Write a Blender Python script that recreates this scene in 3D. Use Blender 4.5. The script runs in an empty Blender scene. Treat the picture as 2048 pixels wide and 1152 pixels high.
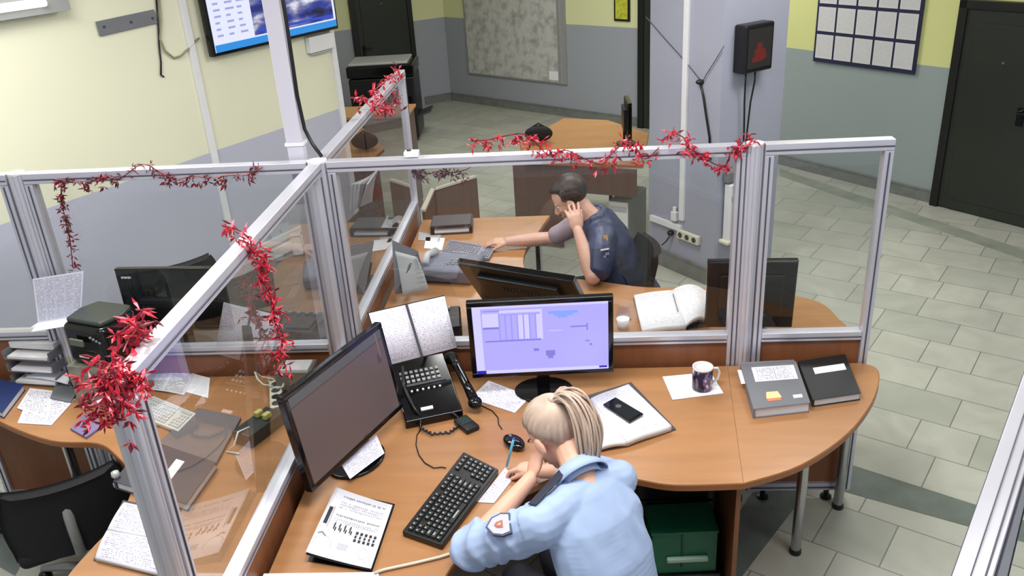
import bpy, bmesh, math, random
from math import sin, cos, pi, radians
from mathutils import Vector, Matrix, Euler
random.seed(7)
SC = bpy.context.scene
COL = SC.collection
# ------------------------------------------------------------------ camera
FPX, PITCH, ROLL, YAW = 1714.73, 0.432, -0.0641, 0.0855
CAM = Vector((1.0574, -3.3602, 2.6963))
def ray(u, v):
    x = (u-1024)/FPX; y = -(v-576)/FPX
    x, y = cos(ROLL)*x-sin(ROLL)*y, sin(ROLL)*x+cos(ROLL)*y
    fy, fz = cos(PITCH)+sin(PITCH)*y, -sin(PITCH)+cos(PITCH)*y
    return Vector((cos(YAW)*x-sin(YAW)*fy, sin(YAW)*x+cos(YAW)*fy, fz))
def at(u, v, z):
    d = ray(u, v); return CAM+d*((z-CAM.z)/d.z)
def onp(u, v, n, c):
    n = Vector(n); d = ray(u, v); return CAM+d*((c-CAM.dot(n))/d.dot(n))
f_ = Vector((-sin(YAW)*cos(PITCH), cos(YAW)*cos(PITCH), -sin(PITCH)))
r_ = Vector((cos(YAW), sin(YAW), 0)); u_ = r_.cross(f_)
X = r_*cos(ROLL)+u_*sin(ROLL); Y = -r_*sin(ROLL)+u_*cos(ROLL)
cam = bpy.data.cameras.new('camera'); camo = bpy.data.objects.new('camera', cam); COL.objects.link(camo)
camo.matrix_world = Matrix(((X.x, Y.x, -f_.x, CAM.x), (X.y, Y.y, -f_.y, CAM.y), (X.z, Y.z, -f_.z, CAM.z), (0, 0, 0, 1)))
cam.sensor_width = 36; cam.lens = 36*FPX/2048; cam.clip_start = .05
SC.camera = camo
# ------------------------------------------------------------------ world, exposure, added ceiling lights
w = bpy.data.worlds.new('world'); SC.world = w; w.use_nodes = True
w.node_tree.nodes['Background'].inputs[0].default_value = (.80, .86, 1, 1)
w.node_tree.nodes['Background'].inputs[1].default_value = .55
SC.view_settings.view_transform = 'Standard'; SC.view_settings.look = 'None'
SC.view_settings.exposure = 0.22; SC.view_settings.gamma = 1
SC.cycles.transparent_max_bounces = 24
SC.cycles.max_bounces = 8
CEIL = 3.05
ADDED_LAMPS = [(-1.2, .2, 38), (-.9, -1.6, 22), (.9, -1.2, 40), (.9, 1.4, 36), (2.6, -1.6, 16), (2.9, 1.6, 30), (.3, 5.2, 40), (2.2, 4.6, 22)]  # unseen lamps, added and weighted by area to light the room
for i, (x, y, e) in enumerate(ADDED_LAMPS):
    L = bpy.data.lights.new('added_area_light', 'AREA'); L.shape = 'RECTANGLE'; L.size = 1.15; L.size_y = .55
    L.energy = e; L.color = (1, .985, .96)
    o = bpy.data.objects.new('added_area_light', L); COL.objects.link(o); o.location = (x, y, CEIL-.075)
# ------------------------------------------------------------------ helpers
WM = {}
def matof(o): return WM.get(o.name, Matrix.Identity(4))
def tag(o, label=None, cat=None, group=None, kind=None):
    if label: o['label'] = label
    if cat: o['category'] = cat
    if group: o['group'] = group
    if kind: o['kind'] = kind
    return o
def empty(name, loc, rz=0, label=None, cat=None, group=None, rot=None):
    o = bpy.data.objects.new(name, None); COL.objects.link(o); o.empty_display_size = .05
    M = Matrix.Translation(Vector(loc)) @ (rot.to_4x4() if rot else Matrix.Rotation(rz, 4, 'Z'))
    o.matrix_world = M; WM[o.name] = M
    return tag(o, label, cat, group)
class MB:
    def __init__(s): s.v = []; s.f = []; s.mi = []; s.uv = {}
    def add(s, V, F, M=None, mi=0, uvs=None):
        b = len(s.v)
        s.v += [tuple(M @ Vector(p)) if M else tuple(p) for p in V]
        for k, f in enumerate(F):
            if uvs and uvs[k]: s.uv[len(s.f)] = uvs[k]
            s.f.append(tuple(b+i for i in f)); s.mi.append(mi)
        return s
    def box(s, c, d, M=None, rz=0, mi=0, rot=None):
        x, y, z = d[0]/2, d[1]/2, d[2]/2
        V = [Vector((i*x, j*y, k*z)) for k in (-1, 1) for j in (-1, 1) for i in (-1, 1)]
        R = rot if rot else Matrix.Rotation(rz, 3, 'Z')
        V = [R @ p + Vector(c) for p in V]
        return s.add(V, [(0, 2, 3, 1), (4, 5, 7, 6), (0, 1, 5, 4), (2, 6, 7, 3), (0, 4, 6, 2), (1, 3, 7, 5)], M, mi)
    def prism(s, P, z0, z1, M=None, mi=0):
        n = len(P); a = sum(P[i][0]*P[(i+1) % n][1]-P[(i+1) % n][0]*P[i][1] for i in range(n))
        if a < 0: P = list(P)[::-1]
        V = [(p[0], p[1], z0) for p in P]+[(p[0], p[1], z1) for p in P]
        F = [tuple(range(n-1, -1, -1)), tuple(range(n, 2*n))]+[(i, (i+1) % n, n+(i+1) % n, n+i) for i in range(n)]
        return s.add(V, F, M, mi)
    def tube(s, P, r, n=8, M=None, mi=0, flat=None):
        P = [Vector(p) for p in P]; R = r if isinstance(r, (list, tuple)) else [r]*len(P)
        V = []; F = []; prev = None
        for i, p in enumerate(P):
            t = (P[min(i+1, len(P)-1)]-P[max(i-1, 0)]); t = t.normalized() if t.length > 1e-9 else Vector((0, 0, 1))
            a = prev if prev is not None else (Vector((0, 0, 1)) if abs(t.z) < .9 else Vector((1, 0, 0)))
            a = (a-t*a.dot(t)).normalized(); prev = a; b = t.cross(a)
            for k in range(n):
                an = 2*pi*k/n; V.append(p+(a*cos(an)*(flat or 1)+b*sin(an))*R[i])
        for i in range(len(P)-1):
            for k in range(n):
                F.append((i*n+k, i*n+(k+1) % n, (i+1)*n+(k+1) % n, (i+1)*n+k))
        F.append(tuple(range(n-1, -1, -1))); m = (len(P)-1)*n; F.append(tuple(m+k for k in range(n)))
        return s.add(V, F, M, mi)
    def lathe(s, prof, c=(0, 0, 0), n=24, M=None, mi=0):
        V = []; F = []; c = Vector(c)
        for (r, z) in prof:
            for k in range(n): V.append(c+Vector((r*cos(2*pi*k/n), r*sin(2*pi*k/n), z)))
        for i in range(len(prof)-1):
            for k in range(n): F.append((i*n+k, i*n+(k+1) % n, (i+1)*n+(k+1) % n, (i+1)*n+k))
        F.append(tuple(range(n-1, -1, -1))); m = (len(prof)-1)*n; F.append(tuple(m+k for k in range(n)))
        return s.add(V, F, M, mi)
    def ell(s, c, r, R=None, n=16, m=10, M=None, mi=0):
        R = R or Matrix.Identity(3); V = []; F = []; c = Vector(c)
        for i in range(m+1):
            th = pi*i/m
            for k in range(n):
                ph = 2*pi*k/n; V.append(c+R @ Vector((r[0]*sin(th)*cos(ph), r[1]*sin(th)*sin(ph), r[2]*cos(th))))
        for i in range(m):
            for k in range(n):
                F.append((i*n+k, (i+1)*n+k, (i+1)*n+(k+1) % n, i*n+(k+1) % n))
        return s.add(V, F, M, mi)
    def quad(s, a, b, c, d, M=None, mi=0):
        return s.add([a, b, c, d], [(0, 1, 2, 3)], M, mi)
    def sheet(s, C4, th=.001, zf=None, nu=1, nv=1, M=None, mi=0, mib=None):
        """C4: bottom-left, bottom-right, top-right, top-left of the top face; zf(u,v) lifts it"""
        a, b, c, d = [Vector(p) for p in C4]; g = lambda i, j: j*(nu+1)+i
        V = []; N = (nu+1)*(nv+1); nrm = (b-a).cross(d-a).normalized()
        for off in (0, -th):
            for j in range(nv+1):
                for i in range(nu+1):
                    u, v = i/nu, j/nv
                    p = a*(1-u)*(1-v)+b*u*(1-v)+c*u*v+d*(1-u)*v
                    V.append(p+nrm*((zf(u, v) if zf else 0)+off))
        F = []; U = []
        for j in range(nv):
            for i in range(nu):
                q = (g(i, j), g(i+1, j), g(i+1, j+1), g(i, j+1)); F.append(q)
                U.append([(k % (nu+1)/nu, k//(nu+1)/nv) for k in q])
        nt = len(F)
        for j in range(nv):
            for i in range(nu): F.append((N+g(i, j), N+g(i, j+1), N+g(i+1, j+1), N+g(i+1, j))); U.append(None)
        for i in range(nu):
            F += [(g(i, 0), N+g(i, 0), N+g(i+1, 0), g(i+1, 0)), (g(i+1, nv), N+g(i+1, nv), N+g(i, nv), g(i, nv))]; U += [None]*2
        for j in range(nv):
            F += [(g(0, j+1), N+g(0, j+1), N+g(0, j), g(0, j)), (g(nu, j), N+g(nu, j), N+g(nu, j+1), g(nu, j+1))]; U += [None]*2
        b0 = len(s.f)
        s.add(V, F, M, mi, U)
        if mib is not None:
            for k in range(b0+nt, len(s.f)): s.mi[k] = mib
        return s
    def build(s, name, mat, parent=None, bevel=0, smooth=False, loc=None, world=False, seg=2, auto=None):
        me = bpy.data.meshes.new(name)
        V = [Vector(p) for p in s.v]
        if world and parent: I = matof(parent).inverted(); V = [I @ p for p in V]
        o = bpy.data.objects.new(name, me)
        if parent is None:
            if loc is None:
                lo = [min(p[i] for p in V) for i in range(3)]; hi = [max(p[i] for p in V) for i in range(3)]
                L = Vector(((lo[0]+hi[0])/2, (lo[1]+hi[1])/2, lo[2])); V = [p-L for p in V]; o.location = L
                WM[o.name] = Matrix.Translation(L)
            else: o.location = loc; WM[o.name] = Matrix.Translation(Vector(loc))
        me.from_pydata([tuple(p) for p in V], [], s.f)
        for m in (mat if isinstance(mat, (list, tuple)) else [mat]): me.materials.append(m)
        for k, p in enumerate(me.polygons): p.material_index = s.mi[k]
        if s.uv:
            ul = me.uv_layers.new(name='UVMap')
            for k, p in enumerate(me.polygons):
                if k in s.uv:
                    for li, q in zip(p.loop_indices, s.uv[k]): ul.data[li].uv = q
        COL.objects.link(o)
        if parent: o.parent = parent; WM[o.name] = matof(parent)
        me.update()
        if smooth: me.polygons.foreach_set('use_smooth', [True]*len(me.polygons))
        if bevel:
            md = o.modifiers.new('bevel', 'BEVEL'); md.width = bevel; md.segments = seg; md.limit_method = 'ANGLE'; md.angle_limit = radians(40)
            me.polygons.foreach_set('use_smooth', [True]*len(me.polygons))
            md.harden_normals = False
            wn = o.modifiers.new('wn', 'WEIGHTED_NORMAL'); wn.keep_sharp = False
        return o
def lin(c):
    return tuple((x/12.92 if x <= .04045 else ((x+.055)/1.055)**2.4) for x in [k/255 for k in c])
def mat(name, rgb, rough=.5, metal=0, noise=0, nscale=8, stretch=None, emit=0, spec=.5, bump=0, coat=0):
    m = bpy.data.materials.new(name); m.use_nodes = True; nt = m.node_tree; N = nt.nodes; b = N['Principled BSDF']
    c = lin(rgb); b.inputs['Roughness'].default_value = rough; b.inputs['Metallic'].default_value = metal
    b.inputs['Specular IOR Level'].default_value = spec
    b.inputs['Base Color'].default_value = (*c, 1)
    if coat: b.inputs['Coat Weight'].default_value = coat
    if noise:
        tc = N.new('ShaderNodeTexCoord'); mp = N.new('ShaderNodeMapping'); nz = N.new('ShaderNodeTexNoise')
        nt.links.new(tc.outputs['Object'], mp.inputs[0]); nt.links.new(mp.outputs[0], nz.inputs[0])
        if stretch: mp.inputs['Scale'].default_value = stretch
        nz.inputs['Scale'].default_value = nscale; nz.inputs['Detail'].default_value = 4
        r = N.new('ShaderNodeMapRange'); r.inputs[1].default_value = .3; r.inputs[2].default_value = .7
        r.inputs[3].default_value = 1-noise; r.inputs[4].default_value = 1+noise
        nt.links.new(nz.outputs[0], r.inputs[0])
        vm = N.new('ShaderNodeVectorMath'); vm.operation = 'SCALE'; vm.inputs[0].default_value = c
        nt.links.new(r.outputs[0], vm.inputs['Scale']); nt.links.new(vm.outputs[0], b.inputs['Base Color'])
        if bump:
            bp = N.new('ShaderNodeBump'); bp.inputs['Strength'].default_value = bump; bp.inputs['Distance'].default_value = .01
            nt.links.new(nz.outputs[0], bp.inputs['Height']); nt.links.new(bp.outputs[0], b.inputs['Normal'])
    if emit:
        b.inputs['Emission Color'].default_value = (*c, 1); b.inputs['Emission Strength'].default_value = emit
        b.inputs['Base Color'].default_value = (.01, .01, .01, 1); b.inputs['Roughness'].default_value = .3
    return m
def mnode(nt, op, a, b=None, c=None):
    n = nt.nodes.new('ShaderNodeMath'); n.operation = op
    for i, x in enumerate((a, b, c)):
        if x is None: continue
        if isinstance(x, (int, float)): n.inputs[i].default_value = x
        else: nt.links.new(x, n.inputs[i])
    return n.outputs[0]
def text_mat(name, paper=(240, 240, 245), ink=(120, 120, 135), lines=24, dens=.55, letter=60, mx=.08, my=.06, cols=1, grid=False, seed=0, fold=None):
    """paper with rows of small writing, laid out by the sheet's own UV map"""
    m = bpy.data.materials.new(name); m.use_nodes = True; nt = m.node_tree; N = nt.nodes; b = N['Principled BSDF']
    b.inputs['Roughness'].default_value = .75
    uv = N.new('ShaderNodeUVMap'); uv.uv_map = 'UVMap'; sp = N.new('ShaderNodeSeparateXYZ'); nt.links.new(uv.outputs[0], sp.inputs[0])
    u, v = sp.outputs[0], sp.outputs[1]
    vl = mnode(nt, 'MULTIPLY', v, lines); row = mnode(nt, 'FLOOR', vl); fr = mnode(nt, 'FRACT', vl)
    inrow = mnode(nt, 'MULTIPLY', mnode(nt, 'GREATER_THAN', fr, .3), mnode(nt, 'LESS_THAN', fr, .75))
    cb = N.new('ShaderNodeCombineXYZ'); nt.links.new(mnode(nt, 'MULTIPLY', u, letter), cb.inputs[0]); nt.links.new(mnode(nt, 'MULTIPLY', row, 7.31), cb.inputs[1]); cb.inputs[2].default_value = seed
    nz = N.new('ShaderNodeTexNoise'); nz.inputs['Scale'].default_value = 1; nz.inputs['Detail'].default_value = 1; nt.links.new(cb.outputs[0], nz.inputs[0])
    word = mnode(nt, 'LESS_THAN', nz.outputs[0], dens)
    # longer gaps at row ends
    cb2 = N.new('ShaderNodeCombineXYZ'); nt.links.new(mnode(nt, 'MULTIPLY', u, 5*cols), cb2.inputs[0]); nt.links.new(mnode(nt, 'MULTIPLY', row, 3.7), cb2.inputs[1]); cb2.inputs[2].default_value = seed+5
    nz2 = N.new('ShaderNodeTexNoise'); nz2.inputs['Scale'].default_value = 1; nt.links.new(cb2.outputs[0], nz2.inputs[0])
    para = mnode(nt, 'LESS_THAN', nz2.outputs[0], .6)
    ma = mnode(nt, 'MULTIPLY', mnode(nt, 'GREATER_THAN', u, mx), mnode(nt, 'LESS_THAN', u, 1-mx))
    mb = mnode(nt, 'MULTIPLY', mnode(nt, 'GREATER_THAN', v, my), mnode(nt, 'LESS_THAN', v, 1-my))
    t = mnode(nt, 'MULTIPLY', mnode(nt, 'MULTIPLY', inrow, word), mnode(nt, 'MULTIPLY', para, mnode(nt, 'MULTIPLY', ma, mb)))
    if cols > 1:
        fc = mnode(nt, 'FRACT', mnode(nt, 'MULTIPLY', u, cols))
        gp = mnode(nt, 'MULTIPLY', mnode(nt, 'GREATER_THAN', fc, .07), mnode(nt, 'LESS_THAN', fc, .93)); t = mnode(nt, 'MULTIPLY', t, gp)
        if grid:
            ln = mnode(nt, 'GREATER_THAN', mnode(nt, 'ABSOLUTE', mnode(nt, 'SUBTRACT', fc, .5)), .485)
            ln2 = mnode(nt, 'LESS_THAN', fr, .07)
            t = mnode(nt, 'MAXIMUM', t, mnode(nt, 'MULTIPLY', mnode(nt, 'MAXIMUM', ln, ln2), mnode(nt, 'MULTIPLY', ma, mb)))
    mx_ = N.new('ShaderNodeMix'); mx_.data_type = 'RGBA'; nt.links.new(t, mx_.inputs[0])
    mx_.inputs[6].default_value = (*lin(paper), 1); mx_.inputs[7].default_value = (*lin(ink), 1)
    nt.links.new(mx_.outputs[2], b.inputs['Base Color'])
    return m
def glass_mat():
    m = bpy.data.materials.new('clear_glass'); m.use_nodes = True; nt = m.node_tree; N = nt.nodes
    for n in list(N):
        if n.type == 'BSDF_PRINCIPLED': N.remove(n)
    out = [n for n in N if n.type == 'OUTPUT_MATERIAL'][0]
    t = N.new('ShaderNodeBsdfTransparent'); t.inputs[0].default_value = (.92, .93, .93, 1)
    g = N.new('ShaderNodeBsdfGlossy'); g.inputs['Roughness'].default_value = 0.01
    fr = N.new('ShaderNodeFresnel'); fr.inputs[0].default_value = 1.5; ge = N.new('ShaderNodeNewGeometry')
    fac = mnode(nt, 'MULTIPLY', mnode(nt, 'MULTIPLY', fr.outputs[0], 1.8), mnode(nt, 'SUBTRACT', 1.0, ge.outputs['Backfacing']))
    mx = N.new('ShaderNodeMixShader'); nt.links.new(fac, mx.inputs[0]); nt.links.new(t.outputs[0], mx.inputs[1]); nt.links.new(g.outputs[0], mx.inputs[2])
    nt.links.new(mx.outputs[0], out.inputs[0]); return m
# ------------------------------------------------------------------ materials
HB = 1.165
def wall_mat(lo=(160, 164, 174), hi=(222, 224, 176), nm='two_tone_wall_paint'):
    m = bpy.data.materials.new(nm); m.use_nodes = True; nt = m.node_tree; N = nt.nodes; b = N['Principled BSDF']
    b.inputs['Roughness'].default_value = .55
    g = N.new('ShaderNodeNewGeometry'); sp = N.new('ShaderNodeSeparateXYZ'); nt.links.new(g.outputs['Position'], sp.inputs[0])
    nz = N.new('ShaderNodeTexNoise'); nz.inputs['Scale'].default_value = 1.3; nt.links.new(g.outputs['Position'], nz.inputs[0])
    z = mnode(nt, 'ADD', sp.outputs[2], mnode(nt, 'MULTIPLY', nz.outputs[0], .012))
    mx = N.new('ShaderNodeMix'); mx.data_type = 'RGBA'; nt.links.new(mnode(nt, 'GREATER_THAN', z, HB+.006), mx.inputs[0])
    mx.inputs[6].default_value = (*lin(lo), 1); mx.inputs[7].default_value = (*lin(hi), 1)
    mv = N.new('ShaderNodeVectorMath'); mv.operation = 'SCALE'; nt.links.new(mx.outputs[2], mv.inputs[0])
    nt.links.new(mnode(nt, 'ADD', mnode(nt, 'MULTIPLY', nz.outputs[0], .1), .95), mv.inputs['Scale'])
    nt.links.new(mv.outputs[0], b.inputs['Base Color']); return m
def floor_mat():
    m = bpy.data.materials.new('marble_floor_tiles'); m.use_nodes = True; nt = m.node_tree; N = nt.nodes; b = N['Principled BSDF']
    b.inputs['Roughness'].default_value = .32
    g = N.new('ShaderNodeNewGeometry'); mp = N.new('ShaderNodeMapping'); mp.inputs['Rotation'].default_value = (0, 0, radians(33)); mp.inputs['Location'].default_value = (.1, .07, 0)
    nt.links.new(g.outputs['Position'], mp.inputs[0])
    br = N.new('ShaderNodeTexBrick'); nt.links.new(mp.outputs[0], br.inputs[0])
    br.inputs['Scale'].default_value = 1; br.inputs['Brick Width'].default_value = .46; br.inputs['Row Height'].default_value = .31
    br.inputs['Mortar Size'].default_value = .0035; br.inputs['Mortar Smooth'].default_value = .3; br.offset = .42; br.squash = .62; br.squash_frequency = 3
    br.inputs['Color1'].default_value = (*lin((182, 183, 171)), 1); br.inputs['Color2'].default_value = (*lin((160, 164, 152)), 1); br.inputs['Mortar'].default_value = (*lin((118, 122, 117)), 1)
    br.inputs['Bias'].default_value = -.35
    nz = N.new('ShaderNodeTexNoise'); nz.inputs['Scale'].default_value = 3.2; nz.inputs['Detail'].default_value = 6; nz.inputs['Distortion'].default_value = 1.2; nt.links.new(mp.outputs[0], nz.inputs[0])
    mv = N.new('ShaderNodeVectorMath'); mv.operation = 'SCALE'; nt.links.new(br.outputs[0], mv.inputs[0])
    nt.links.new(mnode(nt, 'ADD', mnode(nt, 'MULTIPLY', nz.outputs[0], .5), .75), mv.inputs['Scale'])
    nt.links.new(mv.outputs[0], b.inputs['Base Color']); return m
WALL = wall_mat(); WALLL = wall_mat((188, 190, 206), (228, 228, 202), 'lit_two_tone_wall_paint'); WALLR = wall_mat((150, 162, 162), (214, 218, 148), 'dim_greenish_two_tone_wall_paint'); FLOOR = floor_mat(); GLASS = glass_mat()  # same paint: left copy holds brighter light in its colour, right dimmer and greener
WOOD = mat('cherry_laminate_top', (170, 122, 80), .28, noise=.10, nscale=2.2, stretch=(1, 9, 1))
WOODE = mat('laminate_edge_band', (150, 96, 56), .4)
WOODD = mat('cherry_laminate_panel', (126, 78, 50), .35, noise=.12, nscale=3, stretch=(8, 8, 1))
WOODG = mat('dark_brown_laminate', (96, 72, 60), .4, noise=.1, nscale=3, stretch=(8, 8, 1))
ALU = mat('satin_aluminium', (206, 206, 216), .33, metal=.55, noise=.04, nscale=6)
ALUD = mat('groove_shadow_gap_grey', (70, 70, 84), .5)
CHROME = mat('chrome_tube', (180, 180, 185), .2, metal=1)
STEEL = mat('grey_painted_steel', (150, 150, 150), .4, metal=.4)
WHITEP = mat('white_plastic', (225, 226, 228), .4, noise=.03)
CREAM = mat('cream_plastic', (214, 212, 190), .45)
GREYP = mat('grey_plastic', (130, 130, 140), .45, noise=.05)
LGREYP = mat('light_grey_plastic', (176, 178, 182), .45, noise=.05)
BLACKP = mat('black_plastic', (17, 17, 20), .35, noise=.1)
BLACKG = mat('glossy_black_plastic', (10, 10, 13), .12)
BLACKF = mat('black_chair_fabric', (14, 14, 16), .85, noise=.25, nscale=60)
DGREY = mat('dark_grey_cover', (62, 62, 70), .5, noise=.06)
MGREY = mat('mid_grey_cover', (112, 114, 120), .55, noise=.06)
NAVYC = mat('navy_cover', (22, 44, 96), .5, noise=.06)
BLKCOV = mat('black_notebook_cover', (30, 33, 34), .5, noise=.06)
PAPER = mat('white_paper', (240, 240, 246), .7)
PAPERE = mat('paper_edges', (214, 214, 216), .8, noise=.12, nscale=90, stretch=(.2, .2, 6))
LABELW = mat('white_label', (236, 236, 240), .6)
DOORM = mat('dark_green_grey_door', (38, 42, 36), .35, noise=.08, nscale=4)
DOORF = mat('black_door_frame', (18, 18, 18), .4)
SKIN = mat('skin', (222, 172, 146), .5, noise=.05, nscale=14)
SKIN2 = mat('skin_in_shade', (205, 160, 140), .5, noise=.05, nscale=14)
HAIRB = mat('blonde_hair', (186, 164, 148), .5, noise=.22, nscale=18, stretch=(1, 1, .25))
HAIRD = mat('dark_brown_hair', (48, 36, 34), .5, noise=.3, nscale=40)
SHIRT = mat('light_blue_uniform_cotton', (160, 180, 214), .75, noise=.05, nscale=5, bump=.15)
SHIRTG = mat('grey_lilac_shirt_cotton', (158, 146, 158), .75, noise=.06, nscale=9)
NAVY = mat('navy_uniform_cloth', (34, 40, 62), .6, noise=.15, nscale=14)
NAVYB = mat('navy_vest', (42, 50, 80), .45, noise=.2, nscale=10)
RED = mat('red_tinsel', (206, 40, 62), .3, noise=.35, nscale=40, metal=.25)
REDD = mat('dark_red_tinsel', (120, 22, 44), .4, noise=.35, nscale=40, metal=.2)
DARKT = mat('dry_dark_tinsel', (70, 48, 50), .5, noise=.3, nscale=40); PINKT = mat('pink_tinsel_glint', (236, 110, 130), .3, metal=.2)
GREENP = mat('green_plastic', (22, 98, 68), .4, noise=.1)
BLUEP = mat('pale_blue_pen_plastic', (96, 170, 205), .3)
SKIRT = mat('marble_skirting', (120, 124, 120), .4, noise=.15, nscale=10)
BAND = mat('dark_marble_inlay', (104, 114, 108), .34, noise=.22, nscale=6)
T_LIST = text_mat('dense_printed_sheet', (222, 222, 238), (146, 146, 166), 34, .62, 80, .03, .03, 5, True, 1)
T_NOTE = text_mat('handwritten_notes', (232, 230, 242), (158, 154, 182), 16, .52, 46, .06, .04, 1, False, 2)
T_PRNT = text_mat('printed_columns', (228, 228, 234), (130, 130, 142), 26, .56, 70, .06, .05, 2, False, 3)
T_TABLE = text_mat('printed_table_pages', (236, 234, 246), (172, 170, 192), 22, .5, 50, .03, .03, 3, True, 4)
T_FORM = text_mat('printed_form', (230, 230, 238), (150, 150, 165), 14, .5, 30, .08, .08, 2, True, 6)
T_BOARD = text_mat('board_sheet_print', (206, 206, 208), (186, 186, 190), 30, .5, 60, .08, .08, 1, False, 9)
T_FAINT = text_mat('faintly_printed_page', (242, 242, 247), (205, 205, 216), 24, .5, 60, .08, .06, 1, False, 7)
# ------------------------------------------------------------------ the setting
def struct(name, mb, m, parent=None, **k):
    o = mb.build(name, m, parent, **k)
    if parent is None: o['kind'] = 'structure'
    return o
def slabwall(mb, a, b, z0, z1, t, away):
    """a vertical slab from a to b, its visible face on the line, thickness t on the side of the point `away`"""
    a, b, away = Vector(a).xy, Vector(b).xy, Vector(away).xy
    d = (b-a).normalized(); n = Vector((-d.y, d.x))
    if (away-a).dot(n) < 0: n = -n
    P = [a, b, b+n*t, a+n*t]; mb.prism([(p.x, p.y) for p in P], z0, z1); return mb
FX0, FX1, FY0, FY1 = -4.2, 6.6, -5.2, 11.2
struct('floor', MB().box(((FX0+FX1)/2, (FY0+FY1)/2, -.06), (FX1-FX0, FY1-FY0, .12)), FLOOR)
struct('ceiling', MB().box(((FX0+FX1)/2, (FY0+FY1)/2, CEIL+.05), (FX1-FX0, FY1-FY0, .1)), mat('ceiling_white', (224, 224, 220), .8))
K = Vector((-.713, 9.045)); BE = Vector((2.75, 6.373))         # far corner, end of the far wall
L1n = Vector((-.889, .458)); L1c = 2.391; L1d = Vector((.458, .889))
L1e = Vector((-.84, 3.59)); L1s = L1e-L1d*8.2
dl2 = Vector((.834, .552)); L2s = K-dl2*3.2
out = Vector((-9, 9))
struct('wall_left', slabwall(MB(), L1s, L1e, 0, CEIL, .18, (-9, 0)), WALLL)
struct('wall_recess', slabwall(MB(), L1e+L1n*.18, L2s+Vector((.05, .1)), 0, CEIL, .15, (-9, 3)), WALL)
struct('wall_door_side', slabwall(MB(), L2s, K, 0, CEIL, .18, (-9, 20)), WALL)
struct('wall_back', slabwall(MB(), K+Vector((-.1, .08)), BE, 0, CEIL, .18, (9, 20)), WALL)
R0 = Vector((2.87, 5.683)); RM = Vector((4.18, 3.99)); R1 = R0+Vector((.615, -.789))*5.2
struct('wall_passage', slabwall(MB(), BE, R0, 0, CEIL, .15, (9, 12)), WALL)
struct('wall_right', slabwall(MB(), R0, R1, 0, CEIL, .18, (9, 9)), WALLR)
def skirt(name, a, b, away, h=.10):
    a, b, aw = Vector(a).xy, Vector(b).xy, Vector(away).xy; d = (b-a).normalized(); n = Vector((-d.y, d.x))
    if (aw-a).dot(n) < 0: n = -n
    m = MB(); P = [a, b, b-n*.018, a-n*.018]; m.prism([(p.x, p.y) for p in P], 0, h)
    P = [a, b, b-n*.024, a-n*.024]; m.prism([(p.x, p.y) for p in P], h, h+.012)
    o = struct(name, m, SKIRT); return o
skirt('baseboard_left', L1s, L1e, (-9, 0)); skirt('baseboard_back', K, BE, (9, 20)); skirt('baseboard_door_side', K-dl2*.42, K, (-9, 20))
Rd = (R1-R0).normalized(); skirt('baseboard_right', R0, R0+Rd*((RM-R0).length-.02), (9, 9))
# inlaid darker bands in the floor
b1 = [at(1628, 906, 0), at(1958, 1012, 0), at(1925, 1050, 0), at(1598, 958, 0)]
m = MB().prism([(p.x, p.y) for p in [b1[0]-(b1[1]-b1[0])*1.2, b1[1]+(b1[1]-b1[0])*1.5, b1[2]+(b1[2]-b1[3])*1.5, b1[3]-(b1[2]-b1[3])*1.2]], 0, .0015)
struct('trim_1', m, BAND)
b2 = [at(1505, 985, 0), at(1618, 978, 0), at(1475, 1165, 0), at(1395, 1150, 0)]
struct('trim_2', MB().prism([(p.x, p.y) for p in b2], 0, .0022), BAND)
q = [at(1560, 352, 0), at(2048, 520, 0), at(2048, 500, 0), at(1560, 338, 0)]
struct('trim_3', MB().prism([(p.x, p.y) for p in q], 0, .0015), mat('pale_marble_inlay', (146, 152, 140), .34, noise=.2, nscale=5))
q = [at(60, 930, 0), at(115, 1000, 0), at(30, 1152, 0), at(-60, 1100, 0)]
struct('trim_4', MB().prism([(p.x, p.y) for p in q], 0, .0015), BAND)
# pillar
cA = Vector((1.612, 2.94)); cd = (Vector((2.03, 2.39))-cA); cw = cd.length; cd.normalize(); cn = Vector((-cd.y, cd.x))   # cn points away (up right)
cB = cA+cd*cw
struct('column', MB().prism([tuple(p) for p in (cA, cB, cB+cn*.62, cA+cn*.42)], 0, CEIL), mat('pillar_paint', (160, 163, 178), .55, noise=.05, nscale=2))
m = MB()
for a, b in ((cA, cB), (cB, cB+cn*.42)):
    d = (b-a).normalized(); n = Vector((d.y, -d.x)); m.prism([tuple(p) for p in (a, b, b+n*.015, a+n*.015)], 0, .12)
    m.prism([tuple(p) for p in (a, b, b+n*.02, a+n*.02)], .12, .135)
struct('baseboard_column', m, SKIRT)
# doors
def door(name, a, b, h, nrm, frame=.09, t=.05):
    """door leaf on the wall line from a to b; nrm points into the room"""
    a, b, n = Vector(a), Vector(b), Vector(nrm).normalized(); d = (b-a).normalized()
    root = empty(name, (a.x, a.y, 0)); root['kind'] = 'structure'
    ang = math.atan2(d.y, d.x); root.matrix_world = Matrix.Translation((a.x, a.y, 0)) @ Matrix.Rotation(ang, 4, 'Z'); WM[root.name] = root.matrix_world.copy()
    s = 1 if Vector((-d.y, d.x)).dot(n) > 0 else -1; W = (b-a).length
    f = MB(); f.box((frame/2, s*.03, h/2), (frame, .07, h)); f.box((W-frame/2, s*.03, h/2), (frame, .07, h)); f.box((W/2, s*.03, h-frame/2), (W, .07, frame))
    f.build('door_frame', DOORF, root, bevel=.006)
    l = MB(); l.box((W/2, s*.025, (h-frame)/2+.005), (W-2*frame+.01, .045, h-frame-.01))
    l.box((W/2, s*.05, (h-frame)/2), (W-2*frame-.14, .012, h-frame-.2))
    l.build('door_leaf', DOORM, root, bevel=.006)
    return root, s, W
n1 = Vector((.552, -.834))
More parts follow.
